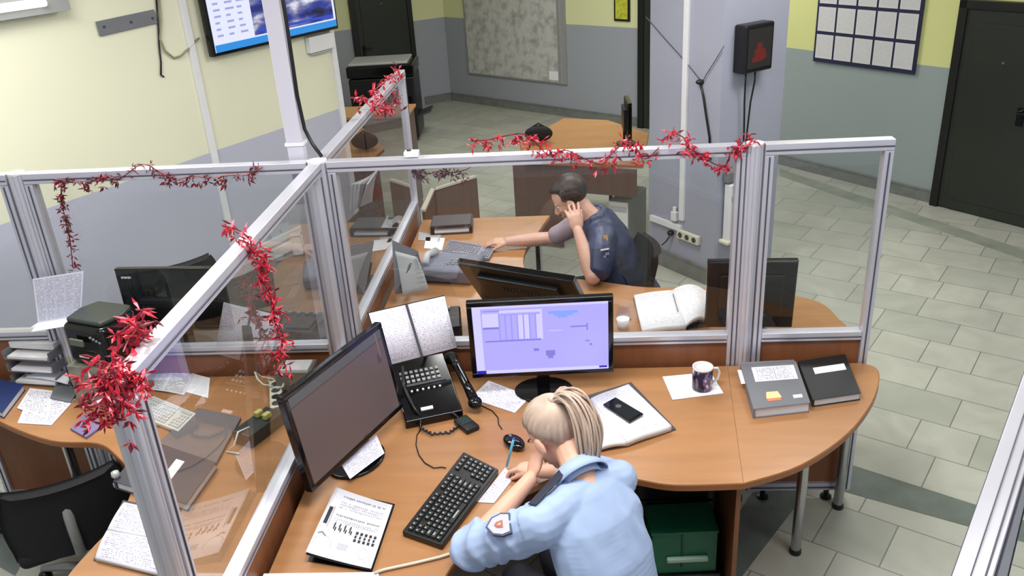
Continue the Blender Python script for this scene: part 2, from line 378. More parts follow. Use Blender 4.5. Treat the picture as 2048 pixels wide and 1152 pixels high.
r, s, W = door('door_1', Vector((-1.86, 8.28)), Vector((-1.13, 8.77)), 1.95, n1, .07)
m = MB(); m.box((.13, s*.07, .86), (.03, .02, .16)); m.tube([(.13, s*.07, .9), (.13, s*.12, .9), (.22, s*.12, .9)], .009); m.build('door_handle', BLACKG, r)
m = MB(); m.tube([(W/2, s*.055, 1.45), (W/2, s*.065, 1.45)], .008); m.build('peephole', CHROME, r)
r, s, W = door('door_2', RM, R1-Vector((.05, -.08)), 1.72, (-.8, -.6), .07)
W2 = W
m = MB(); m.tube([(.42, s*.055, 1.27), (.42, s*.066, 1.27)], .011); m.build('peephole', CHROME, r)
m = MB(); m.box((.62, s*.06, .88), (.05, .02, .14)); m.tube([(.62, s*.07, .92), (.62, s*.12, .92), (.72, s*.12, .92)], .010)
m.build('door_handle', BLACKG, r)
dB = (BE-K).normalized(); nB = Vector((-.611, -.792)); a3 = Vector((1.86, 7.06))
door('door_3', a3, a3+dB*.75, 1.95, nB, .08)
# lowered strip along the left wall's top, with a tube lamp
a = onp(-60, 44, (*L1n, 0), L1c); zz = onp(60, 17, (*L1n, 0), L1c).z
c0 = Vector((-1.95, 1.43))-L1d*1.6; c1 = c0+L1d*1.80
P = [c0, c1, c1-L1n*.10, c0-L1n*.10]
struct('trim_5', MB().prism([tuple(p) for p in P], zz-.03, zz+.4), mat('cornice_box_paint', (150, 152, 150), .6))
root = empty('tube_lamp', (*(Vector((-2.02, 1.36))-L1n*.13), zz+.03), math.atan2(L1d.y, L1d.x), 'white tube lamp on the boxed strip at the top of the yellow wall', 'lamp')
MB().box((0, .012, 0), (.30, .03, .05)).build('lamp_housing', WHITEP, root, bevel=.004)
MB().tube([(-.14, -.02, 0), (.14, -.02, 0)], .02, 10).build('lamp_tube', mat('lit_tube', (255, 255, 250), emit=2.0), root, smooth=True)
# unseen panels added at the ceiling to light the room
for i, (x, y, e) in enumerate(ADDED_LAMPS):
    root = empty('added_ceiling_light', (x, y, CEIL), 0, 'recessed white ceiling panel light', 'ceiling light', 'ceiling panel lights above the room')
    f = MB(); f.box((0, .31, -.03), (1.24, .03, .06)); f.box((0, -.31, -.03), (1.24, .03, .06)); f.box((.61, 0, -.03), (.03, .62, .06)); f.box((-.61, 0, -.03), (.03, .62, .06))
    f.build('lamp_frame', WHITEP, root)
    MB().box((0, 0, -.02), (1.19, .59, .01)).build('diffuser', mat('diffuser_%d' % i, (255, 252, 245), emit=1.2), root)
# ------------------------------------------------------------------ glass screens between the desks
HT, HS = 1.743, .90
def rail_h(mb, a, b, z, w=.05, h=.045):
    """horizontal extrusion with dark strips drawn for groove shade, from a to b"""
    a, b = Vector(a), Vector(b); L = (b-a).length; c = (a+b)/2; rz = math.atan2((b-a).y, (b-a).x)
    mb.box((c.x, c.y, z), (L, w, h), rz=rz, mi=0)
    for s in (-1, 1):
        n = Vector((-sin(rz), cos(rz)))*s*(w/2+.0015); mb.box((c.x+n.x, c.y+n.y, z-.004), (L*.996, .004, .006), rz=rz, mi=1)
def rail_v(mb, p, rz, z0, z1, w=.035, d=.05):
    mb.box((p[0], p[1], (z0+z1)/2), (w, d, z1-z0), rz=rz, mi=0)
    for s in (-1, 1):
        n = Vector((-sin(rz), cos(rz)))*s*(d/2+.0015); mb.box((p[0]+n.x, p[1]+n.y, (z0+z1)/2), (.006, .004, z1-z0-.01), rz=rz, mi=1)
def screen(label, a, b, z0=.06, panel=True, ht=HT, HS=.90):
    a, b = Vector(a), Vector(b); d = (b-a).normalized(); rz = math.atan2(d.y, d.x); c = (a+b)/2
    root = empty('glass_screen', (c.x, c.y, 0), 0, label, 'glass partition')
    AM = [ALU, ALUD]
    m = MB(); rail_h(m, a, b, ht-.024); m.build('top_rail', AM, root, bevel=.006, world=True)
    for q in (a+d*.018, b-d*.018):
        m = MB(); rail_v(m, q, rz, z0, ht-.048); m.build('side_rail', AM, root, bevel=.003, world=True)
    m = MB(); rail_h(m, a+d*.036, b-d*.036, HS-.02, .05, .04); m.build('sill_rail', AM, root, bevel=.004, world=True)
    m = MB(); rail_h(m, a+d*.036, b-d*.036, z0+.02, .05, .04); m.build('bottom_rail', AM, root, world=True)
    L = (b-a).length-.072
    m = MB(); m.box((c.x, c.y, (HS+ht-.048)/2), (L, .006, ht-.048-HS), rz=rz); m.build('glass_pane', GLASS, root, world=True)
    m = MB(); m.box((c.x, c.y, (z0+.04+HS-.04)/2), (L, .018, HS-.04-z0-.04), rz=rz); m.build('lower_panel', WOODD, root, world=True)
    for q in (a+d*.1, b-d*.1):
        m = MB(); m.lathe([(.026, 0), (.026, .01), (.013, .014), (.013, z0)], (q.x, q.y, 0)); m.build('levelling_foot', BLACKP, root, world=True)
    return root
def junction(label, p, r=.036, ht=HT):
    root = empty('partition_post', (p[0], p[1], 0), 0, label, 'partition post')
    n = 32; P = []
    for k in range(n):
        an = 2*pi*k/n; rr = r*(1 if k % 4 else .86); P.append((rr*cos(an), rr*sin(an)))
    MB().prism(P, .012, ht-.006).build('shaft', ALU, root, bevel=.001)
    m = MB(); m.lathe([(.001, 0), (r, 0), (r, .008), (r*.6, .012), (.001, .012)], (0, 0, ht-.006)); m.build('post_cap', WHITEP, root)
    m = MB(); m.lathe([(r*1.2, 0), (r*1.2, .012)], (0, 0, 0)); m.build('post_foot', BLACKP, root)
    return root
QY = -1.735
junction('aluminium post where the four glass screens meet', (0, 0), .04)
junction('aluminium post behind the grey binder between two glass screens', (1.768, 0), .035)
junction('aluminium post at the left end of the garlanded rail above the paper sheet', (-1.30, 0), .035)
junction('aluminium end post of the slanting glass screen beside the open notebook', (0, QY), .032)
screen('long glass screen with wooden base panel behind the lit lilac monitor', (.042, 0), (1.731, 0))
screen('narrow glass screen with wooden base panel at the round end of the near desk', (1.805, 0), (2.30, 0))
screen('slanting glass screen with wooden base panel beside the dark-screened monitor', (0, -.042), (0, QY+.034))
screen('glass screen running back towards the black copier', (0, .042), (0, 1.96))
screen('glass screen in front of the wall monitor wall with dry dark garland', (-.042, 0), (-1.263, 0))
screen('glass screen section furthest along the left wall', (-1.337, 0), (-1.86, 0), HS=1.0)
# rail partition at the lower right corner
ra, rb = at(2024, 780, HT).xy, at(1868, 1205, HT).xy
dd = (ra-rb).normalized(); ra2 = ra+dd*.30
screen('glass partition crossing the lower right corner of the room', rb+Vector((.028, -.02)), ra2+Vector((.028, -.02)))
rp = bpy.data.objects[[o.name for o in COL.objects if o.get('label', '').startswith('glass partition crossing')][0]]
m = MB(); q0, q1 = rb+Vector((.028, -.02)), ra2+Vector((.028, -.02)); qc = (q0+q1)/2; rz_ = math.atan2(dd.y, dd.x); nn_ = Vector((-dd.y, dd.x))
for o_, w_ in ((-.016, .003), (.002, .002)): m.box((qc.x+nn_.x*o_, qc.y+nn_.y*o_, HT-.0005), ((q1-q0).length*.995, w_, .003), rz=rz_)
m.build('groove_shade_strip', ALUD, rp, world=True)  # flat dark lines painted on for the shade in the rail grooves
# pole with a cable from ceiling at the junction
root = empty('service_pole', (-.10, .075, 0), 0, 'white square pole rising to the ceiling beside the junction of the screens', 'pole')
m = MB(); m.box((0, 0, CEIL/2), (.068, .05, CEIL-.002)); m.build('pole_body', mat('white_coated_metal', (196, 194, 206), .45), root, bevel=.004)
m = MB(); m.box((0, 0, 1.80), (.078, .06, .012)); m.build('pole_joint', WHITEP, root)
m = MB(); m.tube([(.045, -.01, CEIL-.01), (.047, -.012, 2.3), (.042, -.012, 2.0), (.05, -.012, 1.86), (.075, -.02, 1.80), (.115, -.05, 1.752)], .008)
m.build('cable', BLACKP, root, smooth=True)
# ------------------------------------------------------------------ desks
def arc(P, n=6):
    """Catmull-Rom through the open polyline P"""
    out = []
    for i in range(len(P)-1):
        p0 = Vector(P[max(i-1, 0)]); p1 = Vector(P[i]); p2 = Vector(P[i+1]); p3 = Vector(P[min(i+2, len(P)-1)])
        for k in range(n):
            t = k/n; out.append(tuple(.5*((2*p1)+(p2-p0)*t+(2*p0-5*p1+4*p2-p3)*t*t+(3*p1-p0-3*p2+p3)*t**3)))
    out.append(tuple(P[-1])); return out
def desk(label, poly, z=.75, top=WOOD, th=.026):
    cx = sum(p[0] for p in poly)/len(poly); cy = sum(p[1] for p in poly)/len(poly)
    root = empty('desk', (cx, cy, 0), 0, label, 'desk')
    m = MB(); m.prism(poly, z-th, z); m.build('desk_top', top, root, bevel=.002, world=True)
    # thin edge band just proud of the board
    n = len(poly); e = MB()
    a = sum(poly[i][0]*poly[(i+1) % n][1]-poly[(i+1) % n][0]*poly[i][1] for i in range(n)); P = [Vector(p) for p in (poly if a > 0 else poly[::-1])]
    O = []
    for i in range(n):
        d1 = (P[i]-P[i-1]).normalized(); d2 = (P[(i+1) % n]-P[i]).normalized(); nn = Vector((d1.y+d2.y, -d1.x-d2.x))
        nn = nn.normalized() if nn.length > 1e-6 else Vector((d1.y, -d1.x)); O.append(P[i]+nn*.0022)
    for i in range(n):
        j = (i+1) % n; q = [P[i], P[j], O[j], O[i]]
        V = [(p.x, p.y, zz) for zz in (z-th-.001, z-.004) for p in q]
        e.add(V, [(0, 3, 2, 1), (4, 5, 6, 7), (3, 2, 6, 7), (0, 1, 5, 4)])
    e.build('edge_band', WOODE, root, world=True)
    return root
def leg(root, x, y, z=.724, r=.022, m_=CHROME):
    m = MB(); m.tube([(x, y, .02), (x, y, z)], r, 16); l = m.build('leg', m_, root, smooth=False, world=True)
    m = MB(); m.lathe([(r*1.15, 0), (r*1.2, .006), (r*1.1, .024)], (x, y, 0)); m.build('foot_cap', BLACKP, l, world=True)
def panel(root, P, z0, z1, name='modesty_panel', m_=WOODD):
    MB().prism(P, z0, z1).build(name, m_, root, world=True, bevel=.002)
G = .034
sx0, sx1 = at(1452, 742, .75).x, at(1487, 966, .75)
seam_t = (1.70, -G); seam_b = (sx1.x, sx1.y)
cut = arc([tuple(at(*q, .75).xy) for q in [(1487, 966), (1350, 969), (1262, 956), (1150, 945), (1040, 985), (975, 1040), (930, 1100)]]+[(.62, -1.28), (.60, -1.36)], 6)
dk = desk('curved wooden desk the blonde officer writes at', [(G, -G), seam_t]+cut+[(G, -1.36)])
panel(dk, [(.04, -.30), (.058, -.30), (.058, -1.34), (.04, -1.34)], .02, .724)
panel(dk, [(.62, -.28), (1.55, -.28), (1.55, -.298), (.62, -.298)], .2, .724)
leg(dk, .12, -1.25); leg(dk, .10, -.10)
endc = arc([seam_b]+[tuple(at(*q, .75).xy) for q in [(1600, 930), (1695, 866), (1748, 795), (1756, 740)]]+[(2.27, -.03)], 6)
de = desk('wooden end desk with the rounded outer corner carrying the grey binder', [seam_t]+endc)
leg(de, 1.97, -.376); leg(de, 2.235, -.075)
pa = at(1408, 978, .70).xy
panel(dk, [(1.60, -.84), (1.618, -.84), (1.618, -.10), (1.60, -.10)], .0, .724)
dk3 = desk('wooden desk continuing below the printed booklet at the picture bottom', [(G, -1.364), (.60, -1.364), (.56, -1.75), (.5, -2.2), (G, -2.2)])
leg(dk3, .1, -2.1); leg(dk3, .45, -2.1)
# left cell desk
lc = arc([tuple(at(*q, .75).xy) for q in [(-60, 800), (0, 842), (100, 880), (195, 886), (235, 912), (266, 950), (262, 985), (235, 1040), (180, 1100), (135, 1152)]]+[(-.62, -1.4), (-.60, -1.6)], 5)
dl = desk('wooden corner desk in the left cell strewn with papers', [(-G, -1.6), (-G, -G), (-1.9, -G), (-1.95, .0-.05), (-1.95, -.28)]+lc)
leg(dl, -1.12, -.47, r=.02); leg(dl, -1.80, -.2); leg(dl, -.1, -1.5); leg(dl, -.55, -1.5)
# back-left cell desk
dbl = desk('dark corner desk in the back left cell seen through two panes', [(-G, .115), (-.15, .115), (-.15, .04), (-1.25, .06), (-1.22, .40), (-1.0, .55), (-.98, 1.05), (-.62, 1.50), (-.50, 1.87), (-.42, 2.4), (-G, 2.4)], top=mat('dark_grey_brown_laminate', (74, 68, 66), .35, noise=.12, nscale=3))
leg(dbl, -.1, 2.3); leg(dbl, -.4, 2.25); leg(dbl, -.85, 1.05); leg(dbl, -1.15, .2)
# the back right cell desk (man)
mc = arc([(2.30, G), (2.31, .30)]+[tuple(at(*q, .75).xy) for q in [(1680, 640), (1640, 605), (1560, 587), (1400, 574), (1290, 574), (1180, 560)]]+[(.80, 1.02), (.74, 1.30), (.80, 1.62), (.88, 1.97)], 5)
dm = desk('wooden corner desk the dark-haired officer leans on', [(G, G)]+mc+[(G, 1.97)])
leg(dm, 2.15, .35); leg(dm, 1.6, .66); leg(dm, .8, 1.9); leg(dm, .1, 1.9)
panel(dm, [(2.0, .1), (2.018, .1), (2.018, .6), (2.0, .6)], .02, .724)
# low wooden screen past the end of the man's desk
a, b = Vector((.055, 2.0)), Vector((.05, 2.72))
root = empty('low_divider', ((a.x+b.x)/2, (a.y+b.y)/2, 0), 0, 'low brown wooden divider standing at the far end of the tiled passage desk', 'divider')
m = MB(); m.prism([(.04, 2.44), (.058, 2.44), (.33, 2.70), (.31, 2.71)], 0, .80); m.prism([(.03, 1.99), (.05, 1.99), (.05, 2.45), (.03, 2.45)], 0, .80)
m.build('panel', WOODG, root, world=True)
m = MB(); m.prism([(.035, 2.435), (.065, 2.435), (.335, 2.695), (.305, 2.715)], .80, .815); m.prism([(.025, 1.985), (.055, 1.985), (.055, 2.45), (.025, 2.45)], .80, .815)
m.build('edge_trim', mat('pale_edge_trim', (190, 180, 165), .4), root, world=True)
# far desk
fd = [at(1128, 236, .75).xy, at(1215, 240, .75).xy, at(1297, 266, .75).xy, at(1286, 330, .75).xy, at(1050, 322, .75).xy, at(1040, 286, .75).xy]
dfar = desk('brown wooden desk standing beyond the glass in the corridor', [tuple(p) for p in fd])
pA, pB = at(1040, 318, .72).xy, at(1300, 352, .72).xy
d = (pB-pA).normalized(); n = Vector((-d.y, d.x))
pA = Vector((.55, 3.35)); pB = Vector((1.52, 2.98)); d = (pB-pA).normalized(); n = Vector((-d.y, d.x))
panel(dfar, [tuple(pA), tuple(pA+d*.42), tuple(pA+d*.42+n*.02), tuple(pA+n*.02)], .02, .724, 'side_panel', WOODG)
panel(dfar, [tuple(pA+d*.42), tuple(pB), tuple(pB+n*.02), tuple(pA+d*.42+n*.02)], .50, .724, 'modesty_panel', WOODG)
lf = at(1222, 424, 0); leg(dfar, lf.x, lf.y, m_=BLACKP, r=.018)
# chair behind the far desk's panel: black tube frame
cc = Vector((1.28, 2.45))
def chair(label, loc, rz, seatz=.46, back=True, frame=BLACKP, name='office_chair', bz=.92, five=False, low=.14, ws=1.0):
    root = empty(name, (*loc, 0), rz, label, 'chair')
    MB().box((0, 0, seatz-.03), (.46, .44, .07)).build('seat', BLACKF, root, bevel=.03, seg=4)
    if back:
        m = MB(); nu = 10
        P = [(-.22+.44*i/nu) for i in range(nu+1)]
        V = []; F = []
        for j in range(9):
            z = seatz+low+(bz-seatz-low)*j/8; wv = ws-.25*((j/8)**3)-.12*(1-j/8)**2
            for i in range(nu+1):
                x = P[i]*wv; y = -.22-.05*(j/8)+.10*(x/.22)**2*.6; V.append((x, y, z))
        k = len(V); V += [(x, y-.035, z) for (x, y, z) in V]
        w_ = nu+1
        for j in range(8):
            for i in range(nu):
                q = (j*w_+i, j*w_+i+1, (j+1)*w_+i+1, (j+1)*w_+i); F.append(q[::-1]); F.append(tuple(k+t for t in q))
        for j in range(8): F += [(j*w_, (j+1)*w_, k+(j+1)*w_, k+j*w_), (j*w_+nu, k+j*w_+nu, k+(j+1)*w_+nu, (j+1)*w_+nu)]
        for i in range(nu): F += [(i, k+i, k+i+1, i+1), (8*w_+i, 8*w_+i+1, k+8*w_+i+1, k+8*w_+i)]
        m.add(V, F); m.build('backrest', BLACKF, root, bevel=.012, seg=3)
        MB().tube([(0, -.14, seatz-.05), (0, -.27, seatz-.02), (0, -.285, seatz+.12), (0, -.275, seatz+.3)], .02, flat=.5).build('back_bracket', frame, root, smooth=True)
    if five:
        MB().tube([(0, 0, .1), (0, 0, seatz-.06)], .03, 12).build('gas_column', frame, root, smooth=True)
        for k in range(5):
            a = 2*pi*k/5; m = MB(); m.tube([(0, 0, .11), (.15*cos(a), .15*sin(a), .10), (.28*cos(a), .28*sin(a), .075)], [.025, .02, .015]); l = m.build('base_arm', frame, root, smooth=True)
            m = MB(); m.ell((.28*cos(a), .28*sin(a), .03), (.03, .03, .03)); m.build('caster', BLACKP, l, smooth=True)
    else:
        for sx in (-1, 1):
            for sy in (-1, 1):
                MB().tube([(sx*.19, sy*.17, seatz-.06), (sx*.22, sy*.21, 0)], .012).build('leg', frame, root, smooth=True)
    return root
chair('black chair with pale metal back strip pulled up to the left cell desk', (-1.09, -.57), radians(30), frame=STEEL, five=True, bz=.735, seatz=.42, low=-.02, ws=1.15)
chair('black office chair the dark-haired officer sits on', (1.19, 1.00), radians(98), frame=BLACKP, five=True, bz=.90)
chair('black chair at the wall behind the switched-off monitor of the left cell', (-1.40, 1.26), radians(42), frame=BLACKP, bz=.86)
chair('backless black stool the blonde officer sits on', (1.17, -1.36), radians(45), seatz=.44, back=False, five=True, name='office_stool')
# ------------------------------------------------------------------ screens and computers
def emis(name, c, e=1.0): return mat(name, c, emit=e)
def monitor(label, loc, rz, W, H, zb, tilt=0, scr=None, back=False, base=(.24, .18), bez=.022, gfx=None, z=.75, brand=None, th=.045):
    """screen looks along local -y; zb = height of the housing's lower edge above the desk"""
    root = empty('monitor', (loc[0], loc[1], z), rz, label, 'monitor')
    T = Matrix.Translation((0, 0, zb)) @ Matrix.Rotation(-tilt, 4, 'X')
    m = MB()
    # housing: frame ring and a domed back
    for c, d in (((0, 0, bez/2), (W, .03, bez)), ((0, 0, H-bez/2), (W, .03, bez)), ((-W/2+bez/2, 0, H/2), (bez, .03, H-2*bez)), ((W/2-bez/2, 0, H/2), (bez, .03, H-2*bez))):
        m.box(c, d, M=T)
    m.build('bezel', BLACKG, root, bevel=.003)
    m = MB(); m.box((0, .012, H/2), (W-.006, .02, H-.006), M=T); m.box((0, .03, H/2), (W*.7, th-.01, H*.62), M=T); h = m.build('housing', BLACKP, root, bevel=.006)
    if back:
        m = MB()
        for k in range(11): m.box((-W*.16+k*W*.03, .03+th/2-.003, H*.62), (W*.012, .003, H*.10), M=T)
        m.build('vent', DGREY, h)
    s = MB(); s.box((0, -.0125, H/2), (W-2*bez+.002, .004, H-2*bez+.002), M=T); sc = s.build('screen', scr or mat('screen_off', (16, 17, 20), .08), root)
    if gfx:
        mats = []; g = MB(); w2, h2 = W-2*bez, H-2*bez
        for (x0, y0, x1, y1, mm) in gfx:
            if mm not in mats: mats.append(mm)
            X0, X1 = -w2/2+x0*w2, -w2/2+x1*w2; Z0, Z1 = bez+(1-y1)*h2, bez+(1-y0)*h2
            e = -.0150-.00012*len(g.f)
            g.quad((X0, e, Z0), (X1, e, Z0), (X1, e, Z1), (X0, e, Z1), M=T, mi=mats.index(mm))
        g.build('screen_image', mats, sc)
    if brand:
        g = MB()
        for k in range(6): g.box((brand[0]+k*.0085, -.0165, brand[1]), (.006, .002, .008 if k % 2 else .010), M=T)
        g.build('brand_mark', LABELW, root)
    m = MB(); m.box((0, .035, (zb+.09)/2+.004), (.055, .02, zb+.09)); m.build('stand_neck', BLACKG, root, bevel=.005)
    m = MB(); n = 28; P = [(base[0]/2*cos(2*pi*k/n), .02+base[1]/2*sin(2*pi*k/n)) for k in range(n)]; m.prism(P, .001, .014); m.build('stand_base', BLACKG, root, bevel=.005)
    return root
LIL = emis('lilac_screen', (172, 166, 255), .95); LIL2 = emis('lilac_bright', (200, 196, 255), 1.0); LIL3 = emis('lilac_dim', (150, 148, 246), .95)
LIL4 = emis('screen_blue_patch', (130, 160, 250), .95); LIL5 = emis('screen_dark_blue', (40, 30, 190), .8); LIL6 = emis('screen_grey_line', (128, 126, 214), .9)
gA = [(0, 0, 1, .03, LIL2), (.0, .03, .06, .95, LIL2), (.07, .10, .19, .30, LIL2), (.07, .30, .19, .33, LIL6), (.08, .06, .50, .07, LIL6), (.20, .06, .50, .10, LIL2), (.19, .12, .50, .50, LIL3)]
gA += [(.20+.045*k, .13, .235+.045*k, .49, LIL2 if k in (3, 4, 6) else LIL) for k in range(7)]
gA += [(.08, .50, .50, .52, LIL6), (.50, .06, .515, .5, LIL2), (.56, .10, .78, .14, LIL4), (.60, .14, .74, .17, LIL4), (.63, .17, .70, .20, LIL4), (.72, .33, .84, .35, LIL6), (.84, .30, .85, .40, LIL6), (.56, .38, .66, .39, LIL2)]
gA += [(.53, .68, .60, .76, LIL6), (.545, .76, .585, .80, LIL6), (.44, .64, .48, .68, LIL6), (.0, .95, 1, 1, LIL2), (0, .95, .07, 1, LIL5), (.93, .95, .99, .98, LIL5), (.83, .55, .86, .57, LIL6), (.86, .6, .88, .63, LIL6)]
monitor('black monitor with a lit lilac screen of windows and lines', (.897, -.235), radians(2.9), .592, .362, .10, radians(-3), LIL, gfx=gA, base=(.25, .20))
BR = emis('dim_brown_screen', (98, 82, 82), .75); BR2 = emis('dim_grey_strip', (84, 84, 88), .85); BR3 = emis('dim_dark_mark', (80, 58, 62), .8); BR4 = emis('dim_edge', (120, 98, 96), .85)
gB = [(0, 0, 1, .10, BR2), (0, .10, 1, .115, BR3), (.90, .25, .94, .36, BR3), (.93, .0, .945, .30, BR4), (.55, .98, .60, 1, BR3)]
monitor('black monitor showing a dim brownish screen, turned sideways beside the slanting screen', (.205, -.70), radians(67.2), .590, .385, .07, radians(8), BR, gfx=gB, base=(.25, .21))
monitor('switched-off black monitor with a small light brand mark in the left cell', (-.88, .26), radians(-3), .53, .33, .10, 0, mat('switched_off_screen', (22, 26, 28), .06), brand=(-.235, .285), bez=.02)
md = monitor('black monitor seen from behind in front of the dark-haired officer', (.84, .55), radians(156), .62, .36, .035, radians(36), back=True, bez=.025)
m = MB()
for k, (x, w_, h_) in enumerate([(-.10, .012, .016), (-.085, .010, .012), (-.07, .014, .016), (-.03, .010, .018), (-.015, .012, .016), (0, .01, .02), (.02, .012, .016)]):
    m.box((x-.05, .052, .25), (w_*.6, .002, h_))
m.build('back_marking', GREYP, md)
m = MB(); m.box((0, -.11, .015), (.5, .06, .03), rz=0); m.build('speaker_bar', MGREY, md, bevel=.01)
mr = monitor('dark slim monitor seen from behind, half hidden by the post behind the open ledger', (1.845, .285), radians(177), .40, .35, .03, radians(4), back=False, base=(.20, .14), bez=.012, th=.02)
m = MB(); m.box((-.165, .030, .30), (.018, .002, .014)); m.build('sticker', LABELW, mr)
monitor('black monitor seen edge-on at the end of the corridor desk', (1.50, 3.62), radians(92), .30, .30, .07, 0, base=(.2, .16))
# wall television on the left wall
d = L1d.normalized(); pL = Vector((-1.427, 2.45)); pR = Vector((-.846, 3.578)); W = (pR-pL).length; nIn = -L1n
c = (pL+pR)/2+nIn*.06
tv = empty('wall_television', (c.x, c.y, 1.80), math.atan2(d.y, d.x), 'large wall television showing a document and a dark blue sky picture', 'television')
H = .74
MB().box((0, 0, H/2), (W, .05, H)).build('housing', BLACKG, tv, bevel=.008)
WS = emis('tv_document', (214, 218, 252), 1.0)
sc = MB().box((0, -.028, H/2), (W-.05, .006, H-.05)).build('screen', WS, tv)
g = MB(); 
def sky_picture():
    m = bpy.data.materials.new('tv_sky_picture'); m.use_nodes = True; nt = m.node_tree; N = nt.nodes; b = N['Principled BSDF']; b.inputs['Base Color'].default_value = (.01, .01, .01, 1)
    tc = N.new('ShaderNodeTexCoord'); mp = N.new('ShaderNodeMapping'); mp.inputs['Scale'].default_value = (2.2, 1, 6.5); nz = N.new('ShaderNodeTexNoise'); nz.inputs['Scale'].default_value = 1.6; nz.inputs['Detail'].default_value = 5
    nt.links.new(tc.outputs['Object'], mp.inputs[0]); nt.links.new(mp.outputs[0], nz.inputs[0]); cr = N.new('ShaderNodeValToRGB'); e = cr.color_ramp.elements
    e[0].position = .36; e[0].color = (*lin((10, 10, 40)), 1); e[1].position = .68; e[1].color = (*lin((236, 238, 250)), 1); x = e.new(.47); x.color = (*lin((30, 50, 150)), 1); x = e.new(.56); x.color = (*lin((110, 112, 160)), 1)
    nt.links.new(nz.outputs[0], cr.inputs[0]); nt.links.new(cr.outputs[0], b.inputs['Emission Color']); b.inputs['Emission Strength'].default_value = .85; return m
TVM = [emis('tv_text', (158, 162, 214), .9), emis('tv_task_bar', (40, 140, 220), .9), sky_picture(), emis('tv_cloud', (210, 215, 240), .9), emis('tv_blue_cloud', (40, 70, 190), .9), emis('tv_sky_mid', (110, 115, 170), .9)]
def tvq(x0, z0, x1, z1, mi):
    e = -.0315-.0002*len(g.f); w2 = W-.05; g.quad((-w2/2+x0*w2, e, .025+z0*(H-.05)), (-w2/2+x1*w2, e, .025+z0*(H-.05)), (-w2/2+x1*w2, e, .025+z1*(H-.05)), (-w2/2+x0*w2, e, .025+z1*(H-.05)), mi=mi)
tvq(0, 0, 1, .07, 1); tvq(.30, .085, .98, 1, 2)
for k in range(14):
    for j in range(3): tvq(.03+.085*j, .14+k*.06, .03+.085*j+random.uniform(.03, .07), .16+k*.06, 0)
for (a, b, c_, d_, mm) in [(.31, .11, .97, .135, 4)]: tvq(a, b, c_, d_, mm)
g.build('screen_image', TVM, sc)
MB().box((0, .04, H/2), (.4, .04, .3)).build('wall_bracket', BLACKP, tv)
def onwall(px, py, off=0): p = onp(px, py, (*L1n, 0), L1c-off); return p
LW = math.atan2(L1d.y, L1d.x)
# plate, white box, cable ducts and loose cables on that wall
p = onwall(255, 45, .012); root = empty('metal_plate', (p.x, p.y, p.z), LW, 'grey metal mounting plate screwed high on the yellow wall', 'plate')
T_ = Matrix.Rotation(radians(-2), 4, 'Y')
MB().box((0, 0, 0), (.42, .012, .085), M=T_).build('plate', MGREY, root, bevel=.003)
for x in (-.17, .02, .18): MB().tube([(x, -.004, 0), (x, -.012, 0)], .008, 10).build('screw', DGREY, root)
p = onwall(640, 88, .03); root = empty('router_box', (p.x, p.y, p.z-.04), LW, 'white plastic box under the right end of the wall television', 'box')
MB().box((0, 0, .05), (.27, .05, .12)).build('housing', WHITEP, root, bevel=.006)
MB().box((0, -.0, -.02), (.22, .03, .012)).build('connector_strip', LGREYP, root, bevel=.002)
def duct(label, px, s0, s1, wd=.05, dep=.025):
    c = onwall(*px, dep/2); ax = Vector((L1d.x, L1d.y, 0)).normalized(); nn = Vector((L1n.x, L1n.y, 0)).normalized(); c = c+ax*(s0+s1)/2
    m = MB(); m.box(c, (s1-s0, dep, wd), rz=math.atan2(ax.y, ax.x)); return tag(m.build('cable_duct', WHITEP, bevel=.003), label, 'cable duct')
a = onwall(399, 100, .012); b = onwall(437, 420, .012); xm = (a.xy+b.xy)/2
m = MB(); m.box((xm.x, xm.y, 1.27), (.05, .025, 2.35), rz=LW); tag(m.build('cable_duct', WHITEP, bevel=.003), 'white upright cable duct on the left wall below the television corner', 'cable duct')
m = MB(); e = L1e-L1d*.03+L1n*-.012; m.box((e.x, e.y, 1.5), (.05, .025, 2.9), rz=LW); tag(m.build('cable_duct', WHITEP, bevel=.003), 'white upright cable duct at the far corner of the television wall', 'cable duct')
duct('upper pale cable duct running low along the left wall behind the back cell', (530, 492), -.9, .9, .05)
duct('lower thick cable duct running low along the left wall behind the back cell', (530, 516), -.9, .9, .075, .04)
P = [onwall(x, y, .012) for x, y in [(312, -10), (316, 40), (318, 90), (322, 125), (322, 150), (328, 154)]]
tag(MB().tube(P, .006).build('hanging_cable', BLACKP, smooth=True), 'short dark cable end hanging straight down the yellow wall', 'cable')
P = [onwall(x, y, .018) for x, y in [(318, -10), (322, 40), (320, 78), (330, 102), (348, 116), (362, 112), (380, 95), (398, 76)]]
tag(MB().tube(P, .007).build('hanging_cable', mat('beige_cable', (150, 146, 120), .5), smooth=True), 'beige cable looping across the yellow wall to the television', 'cable')
# copier and cabinet at the back
root = empty('photocopier', (-1.22, 7.05, 0), radians(3), 'black floor-standing copier by the dark door', 'photocopier')
MB().box((0, 0, .42), (.78, .58, .74)).build('body', BLACKP, root, bevel=.02)
MB().box((0, 0, .87), (.80, .60, .14)).build('scanner_unit', BLACKG, root, bevel=.02)
MB().box((-.02, -.02, .955), (.70, .50, .03)).build('lid', LGREYP, root, bevel=.008)
MB().box((.44, .02, .30), (.20, .30, .02), rot=Matrix.Rotation(radians(-18), 3, 'Y')).build('paper_tray', DGREY, root, bevel=.004)
for k in range(3): d_ = MB().box((0, -.295, .15+k*.17), (.70, .015, .15)).build('drawer', BLACKG, root, bevel=.004)
for sx in (-1, 1):
    for sy in (-1, 1): MB().ell((sx*.33, sy*.23, .028), (.028, .028, .028)).build('caster', BLACKP, root, smooth=True)
cb = at(838, 428, 0)
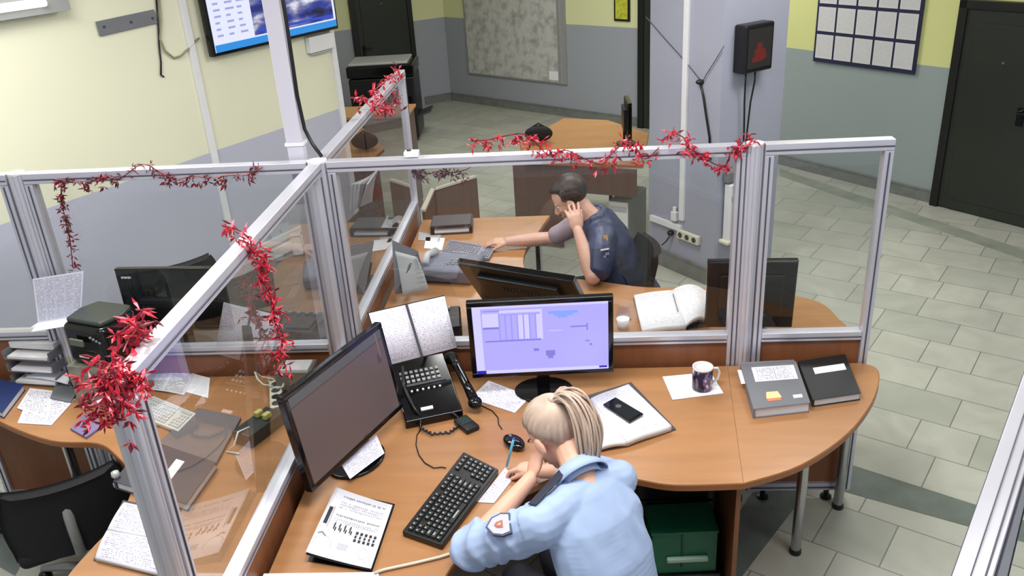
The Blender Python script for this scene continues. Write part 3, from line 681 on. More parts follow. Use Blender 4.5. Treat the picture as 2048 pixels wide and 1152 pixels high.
root = empty('wooden_cabinet', (cb.x-.42, cb.y+.22, 0), 0, 'brown wooden cabinet standing behind the far end of the glass screen, below the copier', 'cabinet')
m = MB(); m.box((0, 0, .47), (.80, .40, .90)); m.build('body', WOODG, root, bevel=.004)
m = MB(); m.box((0, 0, .93), (.84, .44, .024)); m.build('top', WOOD, root, bevel=.003)
for s in (-1, 1):
    dd_ = MB().box((s*.2, -.209, .47), (.385, .018, .86)).build('door', mat('cabinet_door_%d' % s, (124, 96, 84), .4), root, bevel=.002); MB().box((s*.04, -.225, .6), (.012, .02, .1)).build('handle', CHROME, dd_)
MB().box((.405, -.19, .47), (.014, .03, .90)).build('edge_strip', mat('orange_wood_edge', (190, 124, 84), .4), root)
MB().box((0, 0, .015), (.74, .36, .03)).build('plinth', BLACKP, root)
# whiteboard / map, sign, notice board
nb = (.611, .792, 0); cbk = 6.728
def onb(px, py, off=0): return onp(px, py, nb, cbk-off)
BW = math.atan2(dB.y, dB.x)
p0 = onb(937, 145, .02); p1 = onb(1134, 172, .02); W = (p1.xy-p0.xy).length; c = (p0+p1)/2
root = empty('wall_map', (c.x, c.y, c.z), BW, 'large pale wall map board with a thick grey side frame', 'map board')
MB().box((0, .008, .6), (W, .03, 1.2)).build('backing_board', mat('board_edge', (150, 152, 150), .5), root, bevel=.003)
def map_mat():
    m = bpy.data.materials.new('pale_map_print'); m.use_nodes = True; nt = m.node_tree; N = nt.nodes; b = N['Principled BSDF']; b.inputs['Roughness'].default_value = .3
    tc = N.new('ShaderNodeTexCoord'); nz = N.new('ShaderNodeTexNoise'); nz.inputs['Scale'].default_value = 9; nz.inputs['Detail'].default_value = 8; nt.links.new(tc.outputs['Object'], nz.inputs[0])
    vo = N.new('ShaderNodeTexVoronoi'); vo.feature = 'DISTANCE_TO_EDGE'; vo.inputs['Scale'].default_value = 9; nt.links.new(nz.outputs[1], vo.inputs[0])
    cr = N.new('ShaderNodeValToRGB'); cr.color_ramp.elements[0].position = .32; cr.color_ramp.elements[0].color = (*lin((164, 164, 160)), 1); cr.color_ramp.elements[1].position = .55; cr.color_ramp.elements[1].color = (*lin((206, 206, 204)), 1)
    nt.links.new(nz.outputs[0], cr.inputs[0])
    mx = N.new('ShaderNodeMix'); mx.data_type = 'RGBA'; nt.links.new(mnode(nt, 'MULTIPLY', mnode(nt, 'LESS_THAN', vo.outputs[0], .02), .5), mx.inputs[0]); nt.links.new(cr.outputs[0], mx.inputs[6]); mx.inputs[7].default_value = (*lin((120, 116, 112)), 1)
    nt.links.new(mx.outputs[2], b.inputs['Base Color']); return m
MB().box((-.05, -.010, .6), (W-.16, .006, 1.16)).build('map_sheet', map_mat(), root)
MB().box((W/2-.075, -.014, .6), (.015, .012, 1.19)).build('side_strip', ALU, root)
MB().box((W/2-.20, -.0155, .10), (.15, .004, .11)).build('legend_label', PAPER, root)
p0 = onb(1230, 38, .01); root = empty('wall_sign', (p0.x+.08, p0.y-.065, p0.z), BW, 'small yellow sign in a black frame on the far wall', 'sign')
MB().box((0, 0, .15), (.22, .02, .34)).build('frame', BLACKP, root, bevel=.003)
MB().box((0, -.012, .15), (.17, .006, .29)).build('sign_sheet', mat('yellow_green_print', (188, 190, 60), .5, noise=.3, nscale=25), root)
nR = (.789, .615, 0); cR = 5.7587
def onr(px, py, off=0): return onp(px, py, nR, cR-off)
p0 = onr(1630, 108, .02); p1 = onr(1826, 146, .02); c = (p0+p1)/2; W = (p1.xy-p0.xy).length; RW = math.atan2((p1-p0).y, (p1-p0).x)
root = empty('notice_board', (c.x, c.y, c.z-.02), RW, 'navy-framed notice board with rows of printed sheets on the yellow wall', 'notice board')
MB().box((0, .005, .37), (W+.03, .02, .78)).build('board', mat('navy_board', (30, 34, 70), .5), root, bevel=.003)
pw = W/5
for j in range(3):
    for i in range(5):
        x = -W/2+pw*(i+.5); z = .125+j*.245; h = .215 if j < 2 else .215
        MB().sheet([(x-pw*.45, -.010, z-h/2), (x+pw*.45, -.010, z-h/2), (x+pw*.45, -.010, z+h/2), (x-pw*.45, -.010, z+h/2)], .002).build('printed_sheet', T_BOARD, root)
# things on the pillar
CW = math.atan2(cd.y, cd.x); nc = (cn.x, cn.y, 0); cc_ = cn.dot(cA)
def onc(px, py, off=0): return onp(px, py, nc, cc_-off)
p = onc(1367, 300, .012); zlo = onc(1367, 440).z
m = MB(); m.box((p.x, p.y, (CEIL+zlo)/2-.005), (.045, .024, CEIL-zlo-.01), rz=CW); tag(m.build('cable_duct', WHITEP, bevel=.003), 'white upright cable duct on the pillar front', 'cable duct')
a, b = onc(1302, 437, .015), onc(1362, 455, .015); c = (a+b)/2
m = MB(); m.box((c.x, c.y, c.z), ((b-a).xy.length, .03, .045), rz=CW); tag(m.build('cable_duct', WHITEP, bevel=.003), 'short level white cable duct low on the pillar', 'cable duct')
p = onc(1349, 432, .02); root = empty('junction_box', (p.x, p.y, p.z-.03), CW, 'small white junction box on the pillar above the sockets', 'junction box')
MB().box((0, 0, .03), (.05, .035, .07)).build('box_body', WHITEP, root, bevel=.004); MB().tube([(0, 0, .065), (0, 0, .10)], .015, 12).build('box_plug', WHITEP, root)
p = onc(1377, 474, .02); root = empty('socket_block', (p.x, p.y, p.z), CW, 'cream block of three wall sockets on the pillar', 'socket')
MB().box((0, 0, 0), (.215, .035, .065)).build('socket_plate', CREAM, root, bevel=.004)
for k in range(3): MB().tube([(-.07+.07*k, -.018, 0), (-.07+.07*k, -.021, 0)], .020, 14).build('socket_hole', DGREY, root)
p = onc(1341, 466, .02); m = MB(); m.ell((p.x, p.y, p.z), (.026, .026, .022)); m.tube([(p.x, p.y-.02, p.z), (p.x-.03, p.y-.01, p.z-.06), (p.x-.06, p.y+.02, .2)], .005); tag(m.build('power_plug', BLACKP, smooth=True), 'round black plug beside the cream sockets on the pillar', 'plug')
P = [onc(x, y, .012) for x, y in [(1292, 34), (1330, 78), (1370, 122), (1402, 162)]]
tag(MB().tube(P, .0028).build('thin_wire', DGREY, smooth=True), 'thin dark wire slanting down the pillar from its upper left edge', 'wire')
P = [onc(x, y, .014) for x, y in [(1448, 92), (1430, 122), (1412, 150), (1404, 166)]]
tag(MB().tube(P, .0028).build('thin_wire', DGREY, smooth=True), 'thin dark wire slanting in from the right edge of the pillar', 'wire')
P = [onc(x, y, .014) for x, y in [(1400, 164), (1407, 195), (1412, 230), (1419, 275), (1420, 320)]]
m = MB().tube(P, .008); q = P[0]; m.ell((q.x, q.y, q.z), (.03, .02, .018)); tag(m.build('thin_wire', BLACKP, smooth=True), 'black cable hanging from the knot where the thin wires meet on the pillar', 'cable')
SW = math.atan2(cn.y, cn.x); sN = Vector((cd.x, cd.y)); s_c = sN.dot(cB)
def ons(px, py, off=0): return onp(px, py, (sN.x, sN.y, 0), s_c+off)
p0 = ons(1476, 150, .05); p1 = ons(1532, 140, .05); c = (p0+p1)/2; p = c.xy
root = empty('pillar_screen', (p.x, p.y, c.z), SW, 'small black screen box with a dim reddish picture on the pillar side', 'screen')
W = .27
MB().box((0, 0, .165), (W, .10, .31)).build('housing', BLACKP, root, bevel=.012)
sc = MB().box((0, -.052, .165), (W-.05, .006, .25)).build('screen', emis('dim_dark_picture', (36, 34, 32), .8), root)
g = MB()
for (x0, z0, x1, z1) in [(-.07, .08, .03, .11), (-.05, .11, .05, .16), (-.03, .16, .02, .2), (.03, .09, .06, .13)]: g.quad((x0, -.0555-.0001*len(g.f), z0), (x1, -.0555-.0001*len(g.f), z0), (x1, -.0555-.0001*len(g.f), z1), (x0, -.0555-.0001*len(g.f), z1))
g.build('screen_image', emis('dim_red_shape', (104, 26, 20), .8), sc)
for k, (x0, x1) in enumerate([(-.06, -.035), (.03, -.005)]):
    MB().tube([(x0, 0, .015), (x0, .0, -.06), ((x0+x1)/2, .01, -.2), (x1, .01, -.40), (x1, .01, -.6)], .006).build('cable', BLACKP, root, smooth=True)
p = ons(1463, 420, .04); p2 = ons(1463, 362).z; p3 = ons(1463, 470).z
root = empty('wall_heater', (p.x, p.y, p3), SW, 'narrow white upright unit with small dark marks on the pillar side', 'wall unit')
MB().box((0, 0, (p2-p3)/2), (.10, .06, p2-p3)).build('housing', WHITEP, root, bevel=.008)
MB().box((0, .01, p2-p3+.05), (.13, .05, .08)).build('top_box', MGREY, root, bevel=.01)
MB().box((.0, -.0, -.012), (.15, .09, .03)).build('lower_tray', CREAM, root, bevel=.01)
g = MB(); g.box((-.02, -.032, (p2-p3)*.75), (.03, .004, .04)); g.box((.03, -.032, (p2-p3)*.66), (.02, .004, .02)); g.build('control_marks', GREYP, root)
# computer tower by the pillar
c0 = Vector((1.47, 3.09)); cx_ = Vector((.145, -.065)).normalized(); ang = math.atan2(cx_.y, cx_.x)
cen = c0-cx_*.09+Vector((-cx_.y, cx_.x))*.22
root = empty('computer_tower', (cen.x, cen.y, 0), ang, 'beige computer tower standing on the floor by the pillar', 'computer')
MB().box((0, 0, .215), (.17, .42, .41)).build('case', mat('beige_case', (134, 134, 136), .5), root, bevel=.008)
MB().box((0, -.213, .215), (.16, .01, .40)).build('front_panel', mat('pale_case_front', (222, 222, 214), .5), root, bevel=.004)
MB().box((0, -.221, .36), (.14, .006, .04)).build('drive_tray', LGREYP, root, bevel=.002); MB().tube([(0, -.218, .27), (0, -.226, .27)], .012, 12).build('power_button', GREYP, root)
for sx in (-1, 1):
    for sy in (-1, 1): MB().box((sx*.065, sy*.17, .006), (.025, .04, .012)).build('foot', BLACKP, root)
# ------------------------------------------------------------------ paper, books and small things on the near desk
Z = .7515
def C4(px, z): return [at(*q, z) for q in px]
def sheet(name, px, z, m_, label, cat='paper', th=.0012, zf=None, nu=1, nv=1, group=None, mib=None):
    return tag(MB().sheet(C4(px, z+th), th, zf, nu, nv, mib=(1 if mib else None)).build(name, [m_, mib] if mib else m_, smooth=bool(zf)), label, cat, group)
def up(P, d): return [Vector(p)+Vector((0, 0, d)) for p in P]
def book(name, px, z, th, cover, label, cat='book', lab=None, extra=None, cth=.003):
    """closed book: page block between two covers; px = front-left, front-right, back-right, back-left of the top"""
    P = C4(px, z+th); c = sum(P, Vector())/4
    root = empty(name, (c.x, c.y, z), 0, label, cat)
    MB().sheet(P, cth).build('cover', cover, root, world=True, bevel=.0008); MB().sheet(up(P, -th+cth), cth).build('back_cover', cover, root, world=True)
    a, b, c2, d = P; q = lambda u, v: a*(1-u)*(1-v)+b*u*(1-v)+c2*u*v+d*(1-u)*v
    MB().sheet(up([q(.04, .02), q(.98, .02), q(.98, .98), q(.04, .98)], -cth), th-2*cth).build('page_block', PAPERE, root, world=True)
    MB().sheet(up([q(0, 0), q(.035, 0), q(.035, 1), q(0, 1)], -cth), th-2*cth).build('spine', cover, root, world=True)
    for (nm, u0, v0, u1, v1, mm) in (lab or []):
        MB().sheet(up([q(u0, v0), q(u1, v0), q(u1, v1), q(u0, v1)], .0012), .0011).build(nm, mm, root, world=True)
    return root, q
# open ledger with the phone on it
root = empty('open_ledger', (*at(1240, 830, .75).xy, .7505), 0, 'thick open ledger with blank white pages lying right of the blonde officer', 'book')
Pl = [at(1207, 893, .775), at(1253, 884, .778), at(1182, 800, .778), at(1118, 812, .775)]
Pl[0] = at(1190, 897, .775); Pl[3] = at(1120, 812, .775)
MB().sheet(Pl, .018, lambda u, v: .008*sin(pi*u), 10, 1, mib=1).build('left_pages', [T_FAINT, PAPERE], root, world=True, smooth=True)
Pr = [at(1254, 882, .782), at(1343, 851, .782), at(1257, 768, .782), at(1181, 797, .782)]
MB().sheet(Pr, .025, lambda u, v: .007*sin(pi*min(1, u*1.3))*(1-u), 10, 1, mib=1).build('right_pages', [T_FAINT, PAPERE], root, world=True, smooth=True)
MB().sheet([at(1188, 906, .755), at(1352, 858, .755), at(1262, 764, .755), at(1112, 810, .755)], .004).build('cover', DGREY, root, world=True)
root = empty('smartphone', (*at(1247, 820, .79).xy, .7905), 0, 'black smartphone lying on the right page of the open ledger', 'phone')
P = [at(1259, 844, .7985), at(1287, 827, .7985), at(1231, 794, .7985), at(1206, 808, .7985)]
MB().sheet(P, .0075).build('body', BLACKG, root, world=True, bevel=.002)
a, b, c, d = P; q = lambda u, v: a*(1-u)*(1-v)+b*u*(1-v)+c*u*v+d*(1-u)*v
MB().sheet(up([q(.06, .06), q(.94, .06), q(.94, .94), q(.06, .94)], .0006), .0006).build('screen', mat('dark_phone_screen', (30, 34, 38), .08), root, world=True)
m = MB(); cc = q(.5, .66); m.lathe([(.012, 0), (.012, .0006)], (cc.x, cc.y, .7992)); m.build('screen_emblem', mat('dim_grey_emblem', (86, 92, 96), .3), root, world=True)
# mug on its sheet
sheet('paper_sheet', [(1345, 799), (1447, 786), (1421, 744), (1325, 753)], Z, PAPER, 'small blank white sheet lying under the patterned mug', th=.003)
mp = at(1404, 776, .755)
root = empty('mug', (mp.x, mp.y, .7555), 0, 'white-handled mug with dark blurry figures standing on a white sheet', 'mug')
def mug_mat():
    m = bpy.data.materials.new('mug_print'); m.use_nodes = True; nt = m.node_tree; N = nt.nodes; b = N['Principled BSDF']; b.inputs['Roughness'].default_value = .2
    tc = N.new('ShaderNodeTexCoord'); nz = N.new('ShaderNodeTexNoise'); nz.inputs['Scale'].default_value = 26; nz.inputs['Detail'].default_value = 2; mp_ = N.new('ShaderNodeMapping'); mp_.inputs['Scale'].default_value = (1, 1, .55)
    nt.links.new(tc.outputs['Object'], mp_.inputs[0]); nt.links.new(mp_.outputs[0], nz.inputs[0])
    cr = N.new('ShaderNodeValToRGB'); e = cr.color_ramp.elements; e[0].position = .42; e[0].color = (*lin((38, 28, 52)), 1); e[1].position = .62; e[1].color = (*lin((214, 206, 216)), 1); x = e.new(.52); x.color = (*lin((112, 94, 120)), 1)
    cr.color_ramp.interpolation = 'CONSTANT'; nt.links.new(nz.outputs[0], cr.inputs[0]); nt.links.new(cr.outputs[0], b.inputs['Base Color']); return m
R_ = .042; HM = .105
MB().lathe([(.001, 0), (R_*.93, 0), (R_, .006), (R_, HM), (R_-.004, HM), (R_-.004, .008), (.001, .008)], n=36).build('body', mug_mat(), root, smooth=True)
MB().lathe([(R_+.0004, HM-.008), (R_+.001, HM+.001), (R_-.0045, HM+.001), (R_-.0045, HM-.03)], n=36).build('rim', mat('white_glaze', (226, 220, 222), .2), root, smooth=True)
MB().tube([(R_*.95, 0, HM*.86), (R_+.022, .004, HM*.84), (R_+.032, .006, HM*.6), (R_+.026, .006, HM*.32), (R_*.95, 0, HM*.2)], .0055, 10, M=Matrix.Rotation(radians(8), 4, 'Z')).build('handle', mat('white_glaze_handle', (226, 222, 224), .2), root, smooth=True)
MB().lathe([(.001, 0), (R_-.0045, 0), (R_-.0045, .001), (.001, .001)], (0, 0, HM-.032), n=32).build('coffee', mat('coffee', (24, 14, 12), .1), root)
# grey binder and black notebook
BIND = [(1507, 818), (1621, 805), (1592, 722), (1481, 728)]
root, q = book('binder', BIND, .7505, .045, MGREY, 'thick grey binder with a white label sheet and a small gold emblem', 'binder', lab=[('label_sheet', .17, .56, .93, .90, T_FORM), ('small_sticker', .74, .13, .90, .2, LABELW)])
MB().sheet(up([q(.28, .12), q(.52, .12), q(.52, .27), q(.28, .27)], .0012), .0011).build('emblem_base', mat('orange_red_print', (206, 128, 96), .5), root, world=True)
MB().sheet(up([q(.27, .17), q(.54, .17), q(.50, .31), q(.30, .31)], .0024), .0011).build('emblem_shield', mat('pale_gold_print', (236, 214, 150), .5), root, world=True)
P = [q(0.0, .62), q(0.0, .95)]
MB().sheet(up([q(-.07, .60), q(.02, .60), q(.02, .92), q(-.07, .92)], -.012), .0012).build('spine_label', LABELW, root, world=True)
MB().sheet(up([q(0.02, .985), q(.98, .985), q(.98, 1.07), q(.02, 1.07)], -.006), .012).build('back_flap', GREYP, root, world=True)
book('notebook', [(1626, 800), (1722, 786), (1690, 708), (1596, 722)], .7505, .034, BLKCOV, 'black notebook with a blank white label beside the grey binder', 'book', lab=[('label', .24, .60, .90, .76, LABELW)])
sheet('paper_sheet', [(940, 796), (1030, 825), (1061, 793), (977, 761)], Z, T_NOTE, 'creased sheet of handwriting between the black telephone and the lilac monitor', th=.004)
# keyboard
def keyboard(label, px, z, body, keym, rows=6, cols=19, th=.022, name='keyboard'):
    P = C4(px, z+th); c = sum(P, Vector())/4; root = empty(name, (c.x, c.y, z), 0, label, 'keyboard')
    MB().sheet(P, th-.001).build('case', body, root, world=True, bevel=.004, seg=3)
    a, b, c2, d = P; q = lambda u, v: a*(1-u)*(1-v)+b*u*(1-v)+c2*u*v+d*(1-u)*v
    k = MB()
    for j in range(rows):
        v0 = .08+j*(.80/rows)+(.03 if j == rows-1 else 0); i = 0
        while i < cols:
            if i in (14,) or (j in (3, 4) and i == 15 and cols > 17): i += 1; continue
            w_ = 5 if (j == 0 and i == 4) else (2 if (i == 0 and j in (1, 2)) or (i == 12 and j in (1, 2, 3)) else 1)
            u0, u1 = .025+i*.95/cols, .025+(i+w_)*.95/cols
            if random.random() > .02:
                k.sheet(up([q(u0+.004, v0+.012), q(u1-.004, v0+.012), q(u1-.007, v0+.80/rows-.014), q(u0+.007, v0+.80/rows-.014)], .006), .006)
            i += w_
    k.build('keys', keym, root, world=True)
    return root, q
def keymat(n, base, mark):
    m = bpy.data.materials.new(n); m.use_nodes = True; nt = m.node_tree; N = nt.nodes; b = N['Principled BSDF']; b.inputs['Roughness'].default_value = .4
    g = N.new('ShaderNodeUVMap'); g.uv_map = 'UVMap'; sp = N.new('ShaderNodeSeparateXYZ'); nt.links.new(g.outputs[0], sp.inputs[0])
    i = lambda o, lo, hi: mnode(nt, 'MULTIPLY', mnode(nt, 'GREATER_THAN', o, lo), mnode(nt, 'LESS_THAN', o, hi))
    t = mnode(nt, 'MULTIPLY', i(sp.outputs[0], .22, .62), i(sp.outputs[1], .42, .80))
    ge = N.new('ShaderNodeNewGeometry'); sn = N.new('ShaderNodeSeparateXYZ'); nt.links.new(ge.outputs['Normal'], sn.inputs[0]); t = mnode(nt, 'MULTIPLY', t, mnode(nt, 'GREATER_THAN', sn.outputs[2], .8))
    mx = N.new('ShaderNodeMix'); mx.data_type = 'RGBA'; nt.links.new(t, mx.inputs[0]); mx.inputs[6].default_value = (*lin(base), 1); mx.inputs[7].default_value = (*lin(mark), 1)
    nt.links.new(mx.outputs[2], b.inputs['Base Color']); return m
KB = keymat('black_keys_with_white_marks', (24, 26, 27), (150, 156, 154)); KW = keymat('white_keys_with_grey_marks', (212, 212, 208), (140, 138, 130))
root, q = keyboard('black keyboard lying in front of the blonde officer', [(884, 1090), (997, 938), (927, 903), (804, 1062)], Z, BLACKP, KB)
# mouse and its cable
mp = at(1028, 886, .765)
root = empty('computer_mouse', (mp.x, mp.y, .7508), radians(40), 'black computer mouse with its cable above the writing hand', 'mouse')
m = MB(); m.ell((0, 0, .0195), (.034, .056, .019)); m.build('shell', BLACKG, root, smooth=True); MB().ell((0, .022, .037), (.004, .009, .005)).build('wheel', GREYP, root, smooth=True)
P = [at(x, y, .754) for x, y in [(1004, 858), (997, 848), (996, 835), (985, 822), (965, 812), (945, 806)]]
MB().tube(P, .0022).build('cable', BLACKP, root, world=True, smooth=True)
P = [at(x, y, .7535) for x, y in [(842, 858), (834, 870), (832, 890), (838, 910), (850, 926), (868, 936), (884, 934), (892, 936)]]
tag(MB().tube(P, .0022).build('keyboard_cable', BLACKP, smooth=True), 'thin dark cable curving over the desk to the black keyboard', 'cable')
P = [at(x, y, .7575) for x, y in [(748, 1146), (770, 1139), (830, 1126), (880, 1114), (930, 1098)]]
tag(MB().tube(P, .005).build('white_cable', mat('cream_cable', (214, 206, 190), .5), smooth=True), 'cream cable running over the desk from the booklet to the blonde officer\'s elbow', 'cable')
sheet('paper_slip', [(955, 1004), (988, 1006), (1030, 952), (1010, 936)], Z, T_NOTE, 'small note slip under the blonde officer\'s writing hand')
sheet('paper_sheet', [(500, 1200), (760, 1190), (757, 1144), (528, 1147)], Z, T_FAINT, 'white paper edge at the very bottom below the printed booklet')
# printed booklet with a curled black cover
root = empty('printed_booklet', (*at(700, 1060, .75).xy, .7508), 0, 'open printed booklet of charts and tables with a black back cover', 'booklet')
P = [at(612, 1110, .778), at(742, 1137, .768), at(785, 1010, .765), at(672, 980, .770)]
def curl(u, v): return .014*(1-u)**2
MB().sheet(P, .0014, curl, 12, 2, mib=0).build('page', mat('glossy_white_page', (240, 240, 248), .35), root, world=True, smooth=True)
MB().sheet([at(616, 1122, .752), at(744, 1144, .752), at(790, 1008, .752), at(668, 980, .752)], .0011).build('back_cover', BLACKP, root, world=True)
MB().sheet(up(P, -.004), .002, lambda u, v: .012*(1-u)**2-.004, 12, 2).build('black_cover', BLACKP, root, world=True, smooth=True)
a, b, c, d = P; q = lambda u, v: a*(1-u)*(1-v)+b*u*(1-v)+c*u*v+d*(1-u)*v+Vector((0, 0, curl(u, v)+.0006))
g = MB()
def pr(u0, v0, u1, v1, mi=0):
    g.quad(q(u0, v0), q(u1, v0), q(u1, v1), q(u0, v1), mi=mi)
for (v0, dens, mi) in [(.89, 26, 0), (.80, 22, 1), (.76, 22, 1), (.72, 22, 1), (.60, 24, 0), (.54, 20, 1), (.51, 20, 1)]:
    for k in range(dens):
        u0 = .20+k*(.72/dens)
        if random.random() < .86: pr(u0, v0+random.uniform(-.006, .006), u0+.72/dens*random.uniform(.5, .85), v0+.025, mi)
pr(.055, .44, .115, .70, 2); pr(.125, .40, .15, .72, 1)
for k in range(4):
    u0 = .235+k*.085; pr(u0, .40, u0+.022, .50, 2); pr(u0+.028, .38, u0+.05, .44, 2); pr(u0-.012, .45, u0+.012, .48, 0)
for k in range(5):
    u0 = .60+k*.072
    for j in range(3): pr(u0, .30+j*.055, u0+.042-.01*(j % 2), .345+j*.055, 2)
for k in range(6): pr(.05+k*.022, .30-.01*abs(k-2), .075+k*.022, .33-.012*abs(k-2), 0)
for k in range(12):
    an = pi*k/11; pr(.16+.14*cos(an), .14+.13*sin(an), .185+.14*cos(an), .155+.13*sin(an), 1)
for j in range(4): pr(.40, .15+j*.022, .56, .165+j*.022, 1)
for k in range(14):
    an = .6+1.6*pi*k/13; pr(.80+.07*cos(an), .16+.075*sin(an), .815+.07*cos(an), .175+.075*sin(an), 1)
g.build('printed_charts', [mat('print_mid_grey', (128, 128, 140), .5), mat('print_light_grey', (178, 178, 192), .5), mat('print_dark', (44, 44, 52), .5)], root, world=True)
# card leaning on the monitor foot
tag(MB().sheet([at(700, 958, .775), at(769, 906, .775), at(752, 868, .80), at(684, 931, .80)], .001).build('paper_card', T_NOTE), 'small card with faint handwriting leaning on the foot of the brown-screened monitor', 'card')
# ------------------------------------------------------------------ black desk telephone with the notebook propped on it
root = empty('desk_telephone', (.410, -.285, .7505), radians(20), 'big black desk telephone console with rows of light keys', 'telephone')
m = MB(); m.add([(-.13, -.17, 0), (.11, -.17, 0), (.11, .17, 0), (-.13, .17, 0), (-.13, -.17, .035), (.11, -.17, .035), (.11, .17, .13), (-.13, .17, .13)], [(0, 3, 2, 1), (4, 5, 6, 7), (0, 1, 5, 4), (1, 2, 6, 5), (2, 3, 7, 6), (3, 0, 4, 7)])
m.build('console', BLACKG, root, bevel=.006)
slope = math.atan2(.095, .34); RS = Matrix.Rotation(slope, 3, 'X')
def cz(y): return .035+.095*(y+.17)/.34
k = MB()
for j in range(3):
    for i in range(8): k.box((-.095+i*.022, .085-j*.026, cz(.085-j*.026)+.004), (.013, .014, .006), rot=RS)
k.build('key_rows', mat('pale_grey_keys', (150, 150, 152), .4), root)
k = MB()
for i in range(6): k.box((-.07+i*.024, -.02, cz(-.02)+.003), (.008, .008, .005), rot=RS)
k.build('indicator_keys', LABELW, root); MB().box((-.03, -.125, cz(-.125)+.003), (.05, .016, .005), rot=RS).build('name_label', LABELW, root)
MB().box((.0, .015, cz(.015)+.002), (.17, .012, .004), rot=RS).build('label_strip', DGREY, root)
h = MB(); h.tube([(.135, .13, .12), (.145, .04, .115), (.155, -.06, .085), (.165, -.13, .055)], [.026, .018, .018, .022], 12); h.ell((.135, .135, .115), (.032, .03, .028)); h.ell((.167, -.15, .045), (.03, .034, .026))
h.build('handset', BLACKG, root, smooth=True)
P = [(-.06, -.15, .03), (-.075, -.20, .012), (-.04, -.255, .008), (.03, -.27, .008), (.085, -.23, .01), (.08, -.18, .014), (.06, -.165, .03)]
co = MB(); Pc = []
for i in range(len(P)-1):
    for t in range(14):
        a = Vector(P[i]).lerp(Vector(P[i+1]), t/14); an = (i*14+t)*1.5; Pc.append(a+Vector((.003*cos(an), .003*sin(an), .003*sin(an)+.003)))
co.tube(Pc, .0045, 7); co.tube([(-.08, .13, .12), (-.10, .0, .105), (-.085, -.12, .07), (-.06, -.16, .03)], .006); co.build('handset_cord', BLACKP, root, smooth=True)
mp = at(933, 850, .76)
root = empty('radio_handset', (mp.x, mp.y, .7508), radians(38), 'small black handset with a dark display lying at the foot of the telephone', 'phone')
MB().box((0, 0, .012), (.062, .105, .022)).build('body', BLACKP, root, bevel=.006); MB().box((0, .014, .0236), (.044, .05, .002)).build('display', mat('dark_green_display', (44, 58, 54), .15), root)
P = C4([(768, 735), (915, 697)], .945)+C4([(889, 590), (735, 625)], 1.155)
c = (P[0]+P[1])/2
root = empty('open_notebook', (c.x, c.y, c.z), 0, 'open notebook of tables propped upright on the black telephone', 'notebook')
MB().sheet(up(P, 0), .010).build('black_cover', BLACKP, root, world=True)
a, b, c2, d = P; nn = (b-a).cross(d-a).normalized(); q = lambda u, v: a*(1-u)*(1-v)+b*u*(1-v)+c2*u*v+d*(1-u)*v+nn*.008
MB().sheet([q(.01, .02), q(.495, .02), q(.475, .98), q(.01, .98)], .007, lambda u, v: .006*sin(pi*u)-.004*u, 8, 1, mib=1).build('left_pages', [T_TABLE, PAPERE], root, world=True, smooth=True)
MB().sheet([q(.525, .02), q(.99, .02), q(.99, .98), q(.505, .98)], .007, lambda u, v: .006*sin(pi*u)-.004*(1-u), 8, 1, mib=1).build('right_pages', [T_TABLE, PAPERE], root, world=True, smooth=True)
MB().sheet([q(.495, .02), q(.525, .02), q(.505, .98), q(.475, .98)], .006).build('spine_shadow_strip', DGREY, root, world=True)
# slanted stand behind the telephone that carries the notebook
mid = (P[0]+P[1]+P[2]+P[3])/4
root = empty('copy_stand', (mid.x+.02, -.068, .7505), 0, 'black copy stand holding the open notebook above the telephone', 'stand')
MB().box((0, 0, .004), (.18, .045, .008)).build('base', BLACKP, root, bevel=.002); MB().tube([(0, 0, .01), (0, .0, .20), (-.01, -.03, .26)], .008, 10).build('upright', BLACKP, root, smooth=True)
# green crate under the desk
root = empty('green_storage_box', (1.43, -.672, .245), radians(4), 'green plastic storage box with a pale handle under the near desk', 'box')
for c, d_ in (((0, -.08, .095), (.25, .008, .19)), ((0, .08, .095), (.25, .008, .19)), ((-.121, 0, .095), (.008, .152, .19)), ((.121, 0, .095), (.008, .152, .19)), ((0, 0, .005), (.24, .152, .010))):
    MB().box(c, d_).build('side_panel' if d_[2] > .1 else 'bottom', GREENP, root, bevel=.002)
MB().box((0, 0, .195), (.26, .175, .010)).build('lid', GREENP, root, bevel=.003); MB().box((.01, -.094, .075), (.16, .02, .022)).build('handle', mat('pale_green_handle', (150, 176, 160), .4), root, bevel=.006)
MB().box((-.01, -.086, .11), (.006, .004, .16)).build('divider_rib', mat('dark_green', (12, 60, 44), .5), root)
root = empty('low_stand', (1.43, -.672, 0), radians(4), 'low black stand under the green storage box', 'stand')
MB().box((0, 0, .232), (.28, .20, .02)).build('stand_top', BLACKP, root, bevel=.003)
for sx in (-1, 1): MB().box((sx*.13, 0, .111), (.016, .19, .222)).build('side_panel', BLACKP, root, bevel=.002)
MB().box((0, .08, .111), (.24, .012, .20)).build('back_panel', BLACKP, root)
root = empty('desk_shade_block', (1.42, -.43, 0), 0, 'black drawer pedestal standing in the dark under the near desk', 'drawer unit')  # added black pedestal stands for the deep shade under the desk
MB().box((0, 0, .35), (.32, .24, .62)).build('body', BLACKP, root, bevel=.004)
for k in range(3): d_ = MB().box((0, -.126, .14+k*.20), (.30, .012, .19)).build('drawer', BLACKP, root, bevel=.002)
MB().box((0, 0, .02), (.28, .20, .04)).build('plinth', BLACKP, root)
